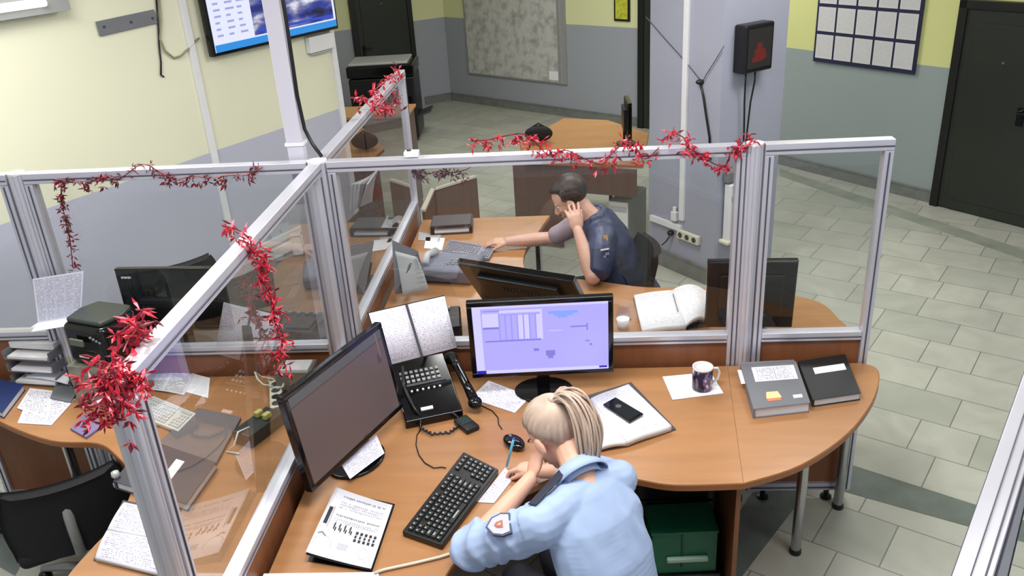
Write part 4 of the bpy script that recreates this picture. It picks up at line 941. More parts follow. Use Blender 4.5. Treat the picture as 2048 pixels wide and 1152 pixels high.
# ------------------------------------------------------------------ left cell things
keyboard('white keyboard on the left cell desk seen through the slanting screen', [(252, 822), (356, 862), (392, 826), (290, 784)], Z, mat('off_white_case', (206, 205, 200), .45), KW, th=.018)
LEDG = [(226, 962), (372, 1008), (432, 924), (296, 880)]
root, q = book('ledger', LEDG, Z-.001, .035, DGREY, 'thick dark grey ledger with an oblong white label beyond the slanting screen', 'book', lab=[('label', .52, .16, .64, .80, LABELW)])
root, q = book('folder', [(315, 885), (432, 926), (482, 834), (396, 815)], .7505, .012, mat('mid_brown_grey_cover', (112, 104, 104), .5), 'flat brown-grey folder lying beyond the dark grey ledger', 'folder')
root = empty('open_notebook', (*at(262, 1080, .75).xy, .7508), 0, 'open handwritten notebook at the lower left beside the slanting end post', 'notebook')
MB().sheet([at(190, 1115, .768), at(322, 1148, .768), at(314, 1078, .770), at(214, 1060, .770)], .016, lambda u, v: .006*sin(pi*v), 2, 8, mib=1).build('near_pages', [T_NOTE, PAPERE], root, world=True, smooth=True)
MB().sheet([at(215, 1058, .770), at(314, 1076, .770), at(330, 1022, .768), at(248, 1004, .768)], .016, lambda u, v: .006*sin(pi*v), 2, 8, mib=1).build('far_pages', [T_NOTE, PAPERE], root, world=True, smooth=True)
MB().sheet([at(186, 1120, .753), at(326, 1156, .753), at(336, 1018, .753), at(246, 1000, .753)], .0014).build('cover', DGREY, root, world=True)
sheet('printed_sheet', [(283, 778), (368, 790), (400, 727), (312, 718)], Z, T_PRNT, 'printed two-column sheet behind the white keyboard', zf=lambda u, v: .006*sin(pi*u), nu=8, nv=2, th=.002)
sheet('paper_sheet', [(366, 782), (416, 796), (420, 756), (390, 748)], Z, T_FAINT, 'blank white sheet beside the printed two-column sheet')
root = empty('document_case', (*at(310, 735, .75).xy, .7505), 0, 'pale plastic document case with a carrying handle behind the white keyboard', 'case')
P = C4([(272, 772), (285, 778), (392, 706), (318, 700)], .757)
MB().sheet([at(270, 770, .757), at(296, 782, .757), at(330, 712, .757), at(300, 716, .757)], .006).build('case_shell', LGREYP, root, world=True, bevel=.002)
MB().tube([at(318, 716, .757), at(316, 706, .765), at(322, 698, .768), at(352, 700, .768), at(360, 706, .765), at(356, 716, .757)], .006).build('handle', WHITEP, root, world=True, smooth=True)
# papers on the far left
sheet('paper_sheet', [(35, 846), (103, 850), (150, 798), (60, 786)], Z, T_NOTE, 'loose handwritten sheet nearest the curved edge of the left desk', th=.002)
sheet('paper_sheet', [(34, 816), (95, 838), (108, 782), (60, 776)], Z+.0025, T_FORM, 'printed form lying across the loose handwritten sheet')
sheet('clear_folder', [(100, 796), (142, 804), (160, 772), (112, 764)], Z+.006, MGREY, 'small grey folder lying on the loose papers of the left desk', 'folder', th=.003)
sheet('paper_sheet', [(18, 754), (60, 760), (92, 704), (60, 696)], Z, T_PRNT, 'printed sheet under the white folded papers on the left desk')
root = empty('paper_stack', (*at(95, 740, .75).xy, Z+.002), 0, 'big white folded papers held by a black clip on the left desk', 'paper stack')
MB().sheet([at(52, 754, .785), at(135, 768, .780), at(152, 720, .79), at(96, 676, .82)], .004, lambda u, v: .01*sin(pi*u), 8, 2).build('folded_sheet', PAPER, root, world=True, smooth=True)
MB().sheet([at(56, 752, .765), at(138, 768, .765), at(150, 722, .765), at(90, 700, .765)], .013).build('lower_sheets', PAPERE, root, world=True)
p = at(70, 748, .785); MB().add([(p.x-.03, p.y-.012, .779), (p.x+.03, p.y-.012, .779), (p.x+.03, p.y+.012, .779), (p.x-.03, p.y+.012, .779), (p.x-.028, p.y-.002, .805), (p.x+.028, p.y-.002, .805)], [(0, 3, 2, 1), (0, 1, 5, 4), (2, 3, 4, 5), (1, 2, 5), (0, 4, 3)]).build('binder_clip', BLACKP, root, world=True)
book('book', [(-45, 800), (4, 826), (47, 770), (-20, 752)], Z-.001, .03, NAVYC, 'navy blue hardback book at the left edge of the desk')
sheet('notepad', [(140, 856), (172, 874), (208, 848), (176, 822)], Z, mat('lilac_pad_cover', (120, 112, 150), .6, noise=.05), 'lilac-grey notepad near the curved desk edge by the end post', 'notepad', th=.010)
# printed list standing against the stack
root = empty('printed_list', (-1.13, -.11, .95), 0, 'tall densely printed list standing behind the paper trays on the left desk', 'paper')
P = [onp(76, 646, (0, 1, 0), -.10), onp(162, 632, (0, 1, 0), -.10), onp(167, 542, (0, 1, 0), -.085), onp(65, 558, (0, 1, 0), -.085)]
MB().sheet(P, .002).build('list_sheet', T_LIST, root, world=True)
MB().sheet([P[0]+Vector((0, -.06, -.012)), P[1]+Vector((0, -.06, -.012)), P[1], P[0]], .002).build('folded_edge', PAPER, root, world=True)
cx, cy = at(118, 720, .76).xy
root = empty('letter_tray', (cx+.03, cy-.10, Z-.001), radians(-8), 'grey stacked letter tray filled with papers on the left desk', 'letter tray')
for k in range(3):
    z0 = .008+k*.065; m = MB(); m.box((0, 0, z0), (.24, .26, .004)); m.box((-.12, 0, z0+.02), (.004, .26, .04)); m.box((.12, 0, z0+.02), (.004, .26, .04)); m.box((0, .13, z0+.02), (.24, .004, .04)); t = m.build('tray', MGREY, root)
    MB().box((0.005, -.01, z0+.010), (.21, .24, .012)).build('papers', [T_FORM, PAPER, PAPERE][k % 3] if k else PAPER, t)
for sx in (-1, 1): MB().box((sx*.121, 0, .085), (.006, .02, .17)).build('riser', DGREY, root)
MB().box((0, .02, .185), (.235, .20, .03)).build('top_papers', PAPERE, root)
# black device on its stack of boxes
cx, cy = -1.02, -.185
root = empty('box_stack', (cx, cy, Z-.001), radians(-12), 'grey patterned boxes stacked under the black office machine', 'box')
m = mat('speckled_carton', (128, 128, 118), .7, noise=.35, nscale=22)
for k in range(2): MB().box((0, 0, .05+k*.102), (.25, .20, .098), rz=.04*k).build('carton', m, root, bevel=.003)
root = empty('office_machine', (cx+.02, cy+.01, .955), radians(-14), 'rounded black office machine on top of the grey boxes, left desk', 'machine')
m = MB(); P = [(-.125, -.10), (.10, -.12), (.135, .0), (.11, .10), (-.10, .11), (-.14, .02)]; m.prism(P, .0, .19); m.build('body', BLACKG, root, bevel=.028, seg=4)
MB().prism([(p[0]*.86, p[1]*.84+.005) for p in P], .186, .212).build('lid', mat('dark_green_grey_lid', (52, 58, 54), .35), root, bevel=.010)
m = MB(); m.box((-.03, -.128, .125), (.075, .012, .03), rz=-.08); m.build('control_panel', mat('dull_display', (92, 98, 84), .35), root, bevel=.003)
m = MB(); m.box((-.01, -.130, .06), (.05, .004, .008), rz=-.08); m.build('brand_mark', LABELW, root)
k = MB()
for i in range(4): k.box((.05+i*.012, -.128+i*.002, .155-.008*i), (.008, .006, .008))
k.build('buttons', GREYP, root)
# desk tidy with pencils, stapler-like black pieces
p = at(160, 768, .76)
root = empty('pen_holder', (p.x, p.y, .7505), 0, 'dark desk tidy with yellow-green pencils beside the grey boxes', 'pen holder')
MB().lathe([(.001, 0), (.035, 0), (.037, .09), (.034, .09), (.032, .006), (.001, .006)], n=20).build('cup', BLACKP, root, smooth=True)
for k in range(5):
    an = k*1.3; MB().tube([(.014*cos(an), .014*sin(an), .01), (.028*cos(an), .028*sin(an), .17-.01*k)], .004, 6).build('pencil', mat('pencil_%d' % k, [(190, 186, 70), (150, 160, 60), (180, 170, 50), (90, 90, 80), (200, 190, 90)][k], .5), root)
p = at(186, 806, .76); root = empty('tape_dispenser', (p.x, p.y, .7505), .4, 'small black tape dispenser beside the red tinsel bunch', 'tape dispenser')
MB().box((0, 0, .015), (.10, .04, .03)).build('base', BLACKP, root, bevel=.008); MB().tube([(0, -.012, .045), (0, .012, .045)], .026, 16).build('tape_roll', mat('tape_brown', (70, 40, 36), .4), root)
p = at(236, 966, .76); root = empty('desk_lamp_clip', (p.x, p.y, .7505), 0, 'small silver round-headed stamp by the ledger corner', 'stamp')
MB().lathe([(.018, 0), (.018, .012), (.008, .02), (.008, .035), (.016, .045), (.014, .06), (.001, .066)], n=16).build('stamp_body', mat('silver_white', (200, 205, 200), .3, metal=.3), root, smooth=True)
# sockets and gadget in the corner
a, b = at(556, 845, .76), at(552, 765, .76); d = (b-a).xy; an = math.atan2(d.y, d.x)
root = empty('power_strip', ((a.x+b.x)/2, (a.y+b.y)/2, .7505), an, 'white power strip with plugs lying in the corner beyond the slanting screen', 'power strip')
MB().box((0, 0, .018), (.30, .055, .034)).build('strip_body', CREAM, root, bevel=.005)
for k in range(5):
    MB().tube([(-.11+.055*k, 0, .035), (-.11+.055*k, 0, .0365)], .019, 14).build('socket', DGREY if k != 2 else BLACKP, root)
MB().tube([(.15, 0, .02), (.19, .01, .02), (.21, .06, .03), (.17, .08, .08), (.12, .07, .07), (.10, .05, .05), (.08, .01, .045)], .004).build('cord', CREAM, root, smooth=True)
p = at(530, 862, .76)
root = empty('adapter_box', (p.x-.02, p.y, .7505), radians(65), 'dark green-black adapter box with two yellow plugs beyond the slanting screen', 'adapter')
MB().box((0, 0, .03), (.20, .10, .058)).build('box_body', mat('green_black_plastic', (36, 46, 44), .4), root, bevel=.006)
for s in (-1, 1): MB().box((.03, s*.022, .072), (.035, .024, .026)).build('yellow_plug', mat('yellow_plug_%d' % s, (190, 186, 110), .4), root, bevel=.005)
MB().tube([(-.05, .0, .06), (-.10, .01, .065), (-.14, .0, .03), (-.16, .03, .006), (-.15, -.03, .006)], .004).build('white_lead', WHITEP, root, smooth=True)
p = at(610, 730, .76)
root = empty('cardboard_box', (-.20, -.13, .7505), 0, 'grey cardboard box of papers at the foot of the junction post', 'box')
MB().box((0, 0, .05), (.16, .12, .10)).build('body', mat('grey_card', (120, 116, 104), .7, noise=.1), root, bevel=.003); MB().box((.01, -.01, .106), (.12, .09, .012)).build('papers', PAPERE, root)
tag(MB().tube([(-.34, -.12, .78), (-.30, -.20, .77), (-.24, -.22, .80), (-.26, -.12, .79), (-.32, -.15, .775)], .006).build('coiled_lead', LGREYP, smooth=True), 'pale coiled lead heaped near the junction post', 'cable')
# back-left cell: papers on the dark desk and boxes by the wall
sheet('paper_sheet', [(762, 455), (800, 456), (812, 436), (775, 430)], .7515, T_FORM, 'crumpled white papers on the dark desk of the back cell', zf=lambda u, v: .012*sin(7*u)*sin(5*v), nu=8, nv=6, th=.003)
root = empty('paper_bundle', (*at(735, 410, .75).xy, .7505), radians(60), 'leaning bundle of white papers and magazines on the dark back desk', 'paper stack')
for k in range(5): MB().box((.02*k-.04, 0, .10+.004*k), (.22, .012, .20), rot=Matrix.Rotation(radians(12+4*k), 3, 'X') @ Matrix.Rotation(.1*k, 3, 'Z')).build('paper_sheaf', [PAPERE, T_FORM, PAPER, LGREYP, PAPER][k], root)
p = at(598, 520, .75); root = empty('small_white_box', (-.66, 1.44, .7505), .3, 'small white box standing at the far edge of the dark back desk', 'box')
MB().box((0, 0, .06), (.06, .06, .118)).build('body', WHITEP, root, bevel=.004); MB().box((0, 0, .123), (.062, .062, .008)).build('lid', LGREYP, root)
# ------------------------------------------------------------------ man's desk things
p = at(903, 540, .78); root = empty('fax_machine', (p.x, p.y, .7505), radians(-12), 'grey office telephone-fax behind the glass left of the black monitor', 'fax machine')
m = MB(); m.prism([(-.17, -.13), (.16, -.13), (.17, .12), (-.14, .13), (-.18, .02)], .001, .085); m.build('body', mat('blue_grey_plastic', (104, 106, 124), .45), root, bevel=.02, seg=4)
MB().tube([(-.12, -.09, .10), (-.135, .0, .118), (-.12, .09, .10)], [.024, .018, .024], 10).build('handset', LGREYP, root, smooth=True); k = MB()
for i in range(4):
    for j in range(3): k.box((.0+i*.03, -.04+j*.03, .087), (.018, .018, .006))
k.build('buttons', GREYP, root)
keyboard('grey keyboard under the dark-haired officer\'s far hand', [(880, 506), (978, 516), (990, 494), (900, 478)], Z, mat('blue_grey_case', (140, 142, 158), .5), keymat('grey_keys', (126, 128, 144), (90, 92, 106)), th=.018)
root = empty('letter_tray', (*at(905, 455, .76).xy, .7505), radians(4), 'black letter tray with white papers at the far end of the officer\'s desk', 'letter tray')
m = MB(); m.box((0, 0, .004), (.26, .20, .006)); m.box((-.13, 0, .03), (.006, .2, .05)); m.box((.13, 0, .03), (.006, .2, .05)); m.box((0, .1, .03), (.26, .006, .05)); m.build('tray', BLACKP, root)
MB().box((0, 0, .016), (.22, .17, .016)).build('papers', PAPER, root); MB().box((0, -.005, .062), (.25, .19, .006)).build('upper_shelf', DGREY, root)
sheet('paper_sheet', [(848, 496), (884, 500), (890, 476), (852, 474)], Z, PAPER, 'white sheet on the officer\'s desk before the black letter tray')
sheet('paper_sheet', [(836, 480), (878, 484), (882, 470), (838, 464)], Z, LGREYP, 'pale grey folder at the left end of the officer\'s desk', 'folder')
root = empty('document_stand', (*at(800, 570, .76).xy, .7505), 0, 'tilted document stand with leaning papers close behind the long glass screen', 'stand')
MB().sheet([at(790, 588, .80), at(856, 578, .80), at(836, 502, 1.0), at(784, 480, 1.02)], .004).build('back_plate', mat('grey_plate', (98, 98, 108), .4), root, world=True)
MB().sheet([at(806, 592, .80), at(858, 580, .80), at(834, 514, .98), at(790, 502, .98)], .003, lambda u, v: .015*sin(pi*v), 2, 8).build('leaning_papers', LGREYP, root, world=True, smooth=True)
MB().box((.06, .02, .02), (.14, .14, .04)).build('base', BLACKP, root, bevel=.006)
MB().tube([(.05, .02, .03), (.02, .03, .14)], .012).build('arm', BLACKP, root)
root = empty('black_device', (.34, .28, .7505), radians(8), 'low black device with cables between the glass screen and the officer\'s monitor', 'device')
MB().box((0, 0, .06), (.30, .22, .118)).build('body', BLACKP, root, bevel=.012); MB().box((-.03, -.02, .122), (.18, .12, .008)).build('top_panel', DGREY, root, bevel=.002)
k = MB()
for i in range(5): k.box((-.09+i*.045, .075, .123), (.02, .012, .012))
k.build('connectors', LGREYP, root)
m = MB(); m.tube([(.045, .20, .772), (.10, .12, .79), (.13, .07, .84), (.16, .05, .78), (.10, .06, .765)], .007); tag(m.build('loose_cable', BLACKP, smooth=True), 'black cable tangle behind the long glass screen near the junction post', 'cable')
root = empty('open_book', (*at(1340, 620, .75).xy, .7505), 0, 'thick open book with one page curling up on the desk behind the glass', 'book')
MB().sheet([at(1284, 660, .788), at(1372, 650, .792), at(1345, 580, .795), at(1268, 590, .788)], .030, lambda u, v: .005*sin(pi*u), 8, 1, mib=1).build('left_pages', [T_FAINT, PAPERE], root, world=True, smooth=True)
MB().sheet([at(1372, 650, .790), at(1422, 640, .775), at(1420, 582, .775), at(1345, 580, .793)], .020, lambda u, v: .035*sin(pi*min(1, u*1.15))**.8, 14, 2, mib=1).build('curling_page', [T_FAINT, PAPERE], root, world=True, smooth=True)
MB().sheet([at(1284, 668, .7535), at(1424, 652, .7535), at(1424, 586, .7535), at(1266, 596, .7535)], .002).build('cover', DGREY, root, world=True)
MB().tube([at(1346, 588, .803), at(1356, 622, .803)], .003, 6).build('bookmark_pen', mat('grey_blue', (120, 132, 150), .4), root, world=True)
p = at(1246, 652, .76); root = empty('white_cup', (p.x, p.y, .7505), 0, 'small white cup behind the right edge of the lilac monitor', 'cup')
MB().lathe([(.001, 0), (.026, 0), (.032, .05), (.029, .05), (.024, .004), (.001, .004)], n=18).build('cup_body', WHITEP, root, smooth=True)
sheet('brown_cloth', [(1232, 640), (1262, 636), (1258, 612), (1236, 614)], Z, mat('brown_pink_cloth', (140, 108, 104), .8, noise=.15), 'folded brown-pink cloth beside the thick open book', 'cloth', th=.012)
p = at(1078, 284, .75); root = empty('black_bag', (p.x, p.y, .7505), 0, 'black bag lying on the corridor desk above the garlanded rail', 'bag')
MB().ell((0, 0, .072), (.12, .07, .07)).build('bag_body', BLACKF, root, smooth=True); MB().tube([(-.06, 0, .125), (0, 0, .16), (.06, 0, .125)], .007).build('strap', BLACKF, root, smooth=True)
p = at(834, 296, HT); root = empty('small_sensor', (p.x, .0, HT+.001), 0, 'small white sensor box on top of the long screen rail', 'sensor')
MB().box((0, 0, .012), (.06, .04, .024)).build('sensor_body', WHITEP, root, bevel=.004); MB().tube([(-.01, 0, .024), (-.01, 0, .03)], .010, 12).build('sensor_lens', DGREY, root)
# ------------------------------------------------------------------ red tinsel garlands
def garland(label, pts, plane, n, m_=RED, size=.02, off=.0, spread=.02, droop=.02, seed=1):
    rnd = random.Random(seed); P = []
    for (x, y) in pts: P.append(onp(x, y, *plane) if plane[0] != 'z' else at(x, y, plane[1]))
    C = sum(P, Vector())/len(P)
    root = empty('garland', (C.x, C.y, C.z), 0, label, 'garland')
    W = MB().tube([Vector(p) for p in arc([tuple(p) for p in P], 4)], .0022, 5).build('wire', REDD, root, world=True)
    g = MB(); S = arc([tuple(p) for p in P], 10)
    for k in range(n):
        t = rnd.random()*(len(S)-1); i = int(t); c = Vector(S[i]).lerp(Vector(S[min(i+1, len(S)-1)]), t-i)
        c += Vector((rnd.gauss(0, spread), rnd.gauss(0, spread*.5), rnd.gauss(-droop*.5, spread)))
        for j in range(rnd.choice((3, 4, 5))):
            d = Vector((rnd.gauss(0, 1), rnd.gauss(0, 1), rnd.gauss(-.4, 1))).normalized(); s = size*rnd.uniform(.6, 1.5)
            w_ = d.cross(Vector((rnd.random(), rnd.random(), rnd.random()))).normalized()*s*.17; tt = d.cross(w_).normalized()*s*.10
            g.add([c, c+d*s*.5+w_, c+d*s, c+d*s*.5-w_, c+d*s*.5+tt, c+d*s*.5-tt], [(0, 1, 4), (1, 2, 4), (2, 3, 4), (3, 0, 4), (1, 0, 5), (2, 1, 5), (3, 2, 5), (0, 3, 5)], mi=(0 if rnd.random() < .62 else 1 if rnd.random() < .7 else 2))
    g.build('tinsel_leaves', [m_, REDD if m_ is RED else DARKT, PINKT if m_ is RED else REDD], root, world=True)
pa = ((0, 1, 0), -.034); pb = ((1, 0, 0), .034); pdn = ((0, 1, 0), -.034)
garland('red tinsel garland draped along the long rail left of the pillar', [(942, 282), (975, 280), (1010, 272), (1048, 268), (1075, 290), (1100, 312), (1130, 300), (1170, 318), (1205, 328), (1230, 300), (1262, 285), (1290, 318), (1318, 295)], pa, 95, spread=.016, size=.026, seed=3)
garland('red tinsel garland from the pillar duct to the middle post', [(1322, 282), (1345, 268), (1368, 276), (1376, 296), (1400, 308), (1425, 326), (1450, 332), (1462, 305), (1480, 290), (1500, 270), (1512, 268)], pa, 62, spread=.013, size=.026, seed=4)
garland('sparse dark red garland hanging behind the long rail', [(820, 318), (835, 340), (855, 348), (880, 342), (905, 345), (935, 338), (958, 318)], ((0, 1, 0), .034), 38, m_=REDD, size=.024, spread=.013, seed=5)
garland('red tinsel garland wound on the rail running towards the copier', [(800, 134), (792, 150), (770, 162), (752, 178), (742, 196), (716, 204)], pb, 40, m_=RED, size=.032, spread=.022, seed=6)
garland('dark red garland hanging inside the glass near the copier', [(790, 175), (786, 205), (770, 212), (745, 208)], ((1, 0, 0), .036), 34, m_=RED, size=.030, spread=.02, seed=16)
garland('dry dark red garland along the rail below the television wall', [(108, 358), (140, 362), (175, 368), (205, 352), (240, 356), (285, 328), (320, 345), (350, 360), (385, 352), (420, 356), (455, 350), (490, 350), (525, 335)], pdn, 90, m_=REDD, size=.024, spread=.014, seed=7)
garland('dark red garland hanging straight down beside the leftmost post', [(125, 362), (122, 392), (128, 425), (134, 455), (140, 480), (143, 505), (146, 536)], pdn, 52, m_=REDD, size=.022, spread=.011, seed=8)
garland('bright red garland hanging down inside the slanting screen', [(445, 452), (480, 462), (500, 480), (506, 505), (528, 520), (520, 552), (536, 580), (545, 610), (548, 640), (566, 672), (560, 700), (572, 735)], pb, 125, size=.026, spread=.014, seed=9)
garland('bunch of red tinsel tied round the low end of the slanting rail', [(196, 778), (212, 765), (222, 745), (240, 748), (258, 770), (232, 790), (216, 815), (236, 832)], pb, 150, size=.024, spread=.026, seed=10)
garland('red tinsel spray lying behind the slanting rail by the black machine', [(286, 640), (272, 660), (256, 682), (246, 704)], ((1, 0, 0), -.04), 34, size=.034, spread=.018, seed=11)
# ------------------------------------------------------------------ people
def fr(f, u):
    f = Vector(f).normalized(); u = Vector(u); u = (u-f*u.dot(f)).normalized(); l = u.cross(f)
    return f, l, u, Matrix(((f.x, l.x, u.x), (f.y, l.y, u.y), (f.z, l.z, u.z)))
def limb(m, P, R):
    m.tube(P, R, 14)
    for p, r in zip(P, R): m.ell(p, (r, r, r), n=14, m=8)
def trunk(m, S, lat, dep, grow=0, n=7):
    """S: list of (centre, half width, half depth, half height) - ellipsoids blended along the spine"""
    Z3 = Vector(lat).cross(Vector(dep)); Rm = Matrix(((lat[0], dep[0], Z3[0]), (lat[1], dep[1], Z3[1]), (lat[2], dep[2], Z3[2])))
    for i in range(len(S)-1):
        for k in range(n):
            t = k/n; c = Vector(S[i][0]).lerp(Vector(S[i+1][0]), t); r = [S[i][j]*(1-t)+S[i+1][j]*t+grow for j in (1, 2, 3)]
            m.ell(c, r, Rm, n=20, m=12)
    m.ell(S[-1][0], [x+grow for x in S[-1][1:]], Rm, n=20, m=12)
def remesh(mb, name, mt, parent, vox, smooth=2, disp=0, dscale=.07):
    o = mb.build(name, mt, parent, world=True)
    md = o.modifiers.new('r', 'REMESH'); md.mode = 'VOXEL'; md.voxel_size = vox; md.use_smooth_shade = True
    if smooth: sm = o.modifiers.new('s', 'SMOOTH'); sm.iterations = smooth; sm.factor = .5
    if disp:
        t = bpy.data.textures.new('cloth_folds', 'CLOUDS'); t.noise_scale = dscale; t.noise_depth = 1
        dm = o.modifiers.new('d', 'DISPLACE'); dm.texture = t; dm.strength = disp; dm.mid_level = .5; dm.texture_coords = 'GLOBAL'
    bpy.context.view_layer.update()
    dg = bpy.context.evaluated_depsgraph_get(); me = bpy.data.meshes.new_from_object(o.evaluated_get(dg))
    o.modifiers.clear(); old = o.data; o.data = me; me.name = name
    if not me.materials: me.materials.append(mt)
    bpy.data.meshes.remove(old); me.polygons.foreach_set('use_smooth', [True]*len(me.polygons))
    return o
def head(m, c, F):
    f, l, u, Rm = F; c = Vector(c); g = lambda a, b, d: c+f*a+l*b+u*d
    m.ell(g(-.012, 0, .030), (.098, .074, .088), Rm, 24, 16)
    m.ell(g(.020, 0, -.025), (.070, .062, .080), Rm, 20, 14)
    m.ell(g(.050, 0, -.088), (.026, .030, .024), Rm); m.ell(g(.0, 0, -.065), (.060, .052, .035), Rm)
    m.tube([g(.082, 0, .012), g(.098, 0, -.012), g(.110, 0, -.034)], [.008, .011, .014], 10); m.ell(g(.104, 0, -.036), (.013, .016, .010), Rm)
    for s in (-1, 1):
        m.ell(g(-.008, s*.080, -.012), (.020, .010, .033), Rm); m.ell(g(-.004, s*.074, -.030), (.011, .008, .013), Rm)
        m.ell(g(.060, s*.034, -.022), (.022, .02, .016), Rm); m.ell(g(.080, s*.030, .020), (.010, .020, .006), Rm)
    m.ell(g(.083, 0, -.060), (.010, .024, .006), Rm); m.ell(g(.081, 0, -.070), (.010, .021, .006), Rm)
def face_parts(c, F, parent):
    f, l, u, Rm = F; c = Vector(c); g = lambda a, b, d: c+f*a+l*b+u*d
    for s in (-1, 1):
        MB().ell(g(.071, s*.031, .002), (.008, .011, .008), Rm).build('eye', mat('eye_white', (225, 222, 220), .2), parent, world=True, smooth=True)
        MB().tube([g(.090, s*.016, .024), g(.091, s*.032, .028), g(.080, s*.048, .024)], .0035, 6).build('eyebrow', HAIRD, parent, world=True, smooth=True)
    MB().tube([g(.086, -.022, -.065), g(.0945, 0, -.064), g(.086, .022, -.065)], [.002, .0045, .002], 6).build('lips', mat('lips', (176, 96, 92), .4), parent, world=True, smooth=True)
def hand(m, w, d, n, th, curls=(.5, .55, .6, .65), sc=1.0, thumb=(.7, .5), spread=.05, tcurl=.5):
    """w wrist, d direction of the hand, n normal out of its back, th = +1/-1 thumb side along n x d"""
    w = Vector(w); d = Vector(d).normalized(); n = Vector(n); n = (n-d*n.dot(d)).normalized(); s = n.cross(d)*th
    Rm = Matrix(((d.x, s.x, n.x), (d.y, s.y, n.y), (d.z, s.z, n.z)))
    m.ell(w+d*.045*sc, (.052*sc, .040*sc, .016*sc), Rm, 18, 12); m.ell(w+d*.068*sc, (.026*sc, .041*sc, .014*sc), Rm, 16, 10)
    m.ell(w+d*.03*sc+s*.018*sc-n*.006, (.034*sc, .018*sc, .015*sc), Rm)
    for i in range(4):
        b = w+d*(.082-.004*abs(i-1.2))*sc+s*(.030-.0195*i)*sc; L = [(.044, .027, .021), (.048, .030, .022), (.045, .028, .021), (.036, .021, .018)][i]
        dr = (d+s*spread*(1.5-i)).normalized(); P = [b-dr*.02*sc, b]; a = 0
        for k in range(3):
            a += curls[i]*(1.0 if k else .8); q = dr*cos(a)-n*sin(a); P.append(P[-1]+q*L[k]*sc)
        r = [.0095, .0092, .0085, .0078, .0068]; limb(m, P, [x*sc for x in r])
    b = w+d*.022*sc+s*.026*sc-n*.004; t = (d*thumb[0]+s*thumb[1]-n*.25).normalized(); t2 = (t-n*tcurl-s*tcurl*.3+d*.3).normalized()
    limb(m, [b, b+t*.038*sc, b+t*.038*sc+t2*.032*sc, b+t*.038*sc+t2*.054*sc], [.013*sc, .0105*sc, .0092*sc, .008*sc])
def ellp(c, F, r, v, k=1.0):
    f, l, u, Rm = F; q = Rm @ Vector((r[0]*v[0]*k, r[1]*v[1]*k, r[2]*v[2]*k)); return Vector(c)+q
# ---- blonde officer at the near desk
Fh = fr((-.50, .45, -.66), (0, 0, 1)); hc = Vector((.962, -.992, 1.065))
per = empty('person', (1.17, -1.33, 0), 0, 'blonde person with a ponytail in a light blue shirt, writing at the desk', 'person')
S2 = .7071; LAT = (S2, S2, 0); DEP = (S2, -S2, 0)
SP = [((1.050, -1.150, .985), .060, .055, .05), ((1.065, -1.175, .945), .135, .075, .06), ((1.085, -1.205, .88), .170, .105, .08), ((1.115, -1.255, .78), .168, .115, .08), ((1.15, -1.295, .66), .148, .108, .08), ((1.18, -1.33, .54), .175, .125, .08)]
LS, RS_ = Vector((.925, -1.285, .935)), Vector((1.170, -1.060, .930))
LE_, LW_ = Vector((.690, -1.262, .815)), Vector((.880, -1.075, .945))
RE_, RW_ = Vector((1.085, -.850, .81)), Vector((.905, -.835, .795))
m = MB(); head(m, hc, Fh); f, l, u, _ = Fh
limb(m, [hc-u*.055-f*.035, Vector((1.035, -1.10, 1.02)), Vector((1.055, -1.155, .97))], [.052, .052, .062])
trunk(m, [(a, b*.86, c*.84, d*.9) for a, b, c, d in SP], LAT, DEP)
limb(m, [LS, LS.lerp(LE_, .5), LE_], [.045, .040, .034]); limb(m, [LE_, LE_.lerp(LW_, .35), LE_.lerp(LW_, .7), LW_], [.036, .039, .031, .025])
limb(m, [RS_, RS_.lerp(RE_, .5), RE_], [.045, .038, .034]); limb(m, [RE_, RE_.lerp(RW_, .4), RW_], [.034, .034, .025])
hand(m, RW_+Vector((-.008, .002, 0)), (-.86, .42, .0), (.1, .1, 1), 1, (.62, .78, .9, 1.0), .92, (.95, .25), .02, .6)
hand(m, LW_+Vector((.006, .008, .004)), (.25, .62, .62), (-.72, -.30, .55), 1, (1.1, 1.15, 1.2, 1.2), .92, (.8, .3), .02, .5)
LEGS = {}
for s, nm in ((-1, 'l'), (1, 'r')):
    hip = Vector((1.18+s*.065, -1.33+s*.065, .53)); kn = hip+Vector((-.29, .29, .0)); an_ = kn+Vector((.04, -.02, -.44)); LEGS[s] = (hip, kn, an_)
    limb(m, [hip, kn, an_], [.070, .050, .036])
body = remesh(m, 'body', SKIN, per, .0042, 3)
face_parts(hc, Fh, per)
m = MB(); trunk(m, SP[1:], LAT, DEP, .010)
limb(m, [LS, LS.lerp(LE_, .5), LE_, LE_.lerp(LW_, .16)], [.075, .072, .066, .062]); limb(m, [RS_, RS_.lerp(RE_, .5), RS_.lerp(RE_, .8)], [.060, .056, .052])
limb(m, [LS, Vector((1.0, -1.225, .96)), Vector((1.08, -1.13, .962)), RS_], [.065, .066, .066, .065])
shirt = remesh(m, 'uniform_shirt', SHIRT, per, .0055, 2, disp=.006, dscale=.09)
from mathutils import noise as mn
def folds(o, parent, lat, arm0, arm1, amp=.007):
    me = o.data; M0 = matof(parent); ad = (arm1-arm0).normalized(); al = (arm1-arm0).length; lat = Vector(lat)
    N_ = [v.normal.copy() for v in me.vertices]
    for v, n_ in zip(me.vertices, N_):
        p = M0 @ v.co; q_ = p-arm0; t = q_.dot(ad); far = (q_-ad*t).length
        if t > .04 and far < .10: ph = t*95+4.5*mn.noise(p*9); k = min(1, (t-.04)/.05)
        else: ph = p.dot(lat)*62+p.z*10+4*mn.noise(p*5); k = max(0, min(1, .45+1.6*mn.noise(p*4.2+Vector((3, 1, 7)))))
        w_ = sin(ph); v.co = v.co+n_*amp*k*(w_ if w_ > 0 else w_*.45)
    me.update()
folds(shirt, per, LAT, LS, LE_)
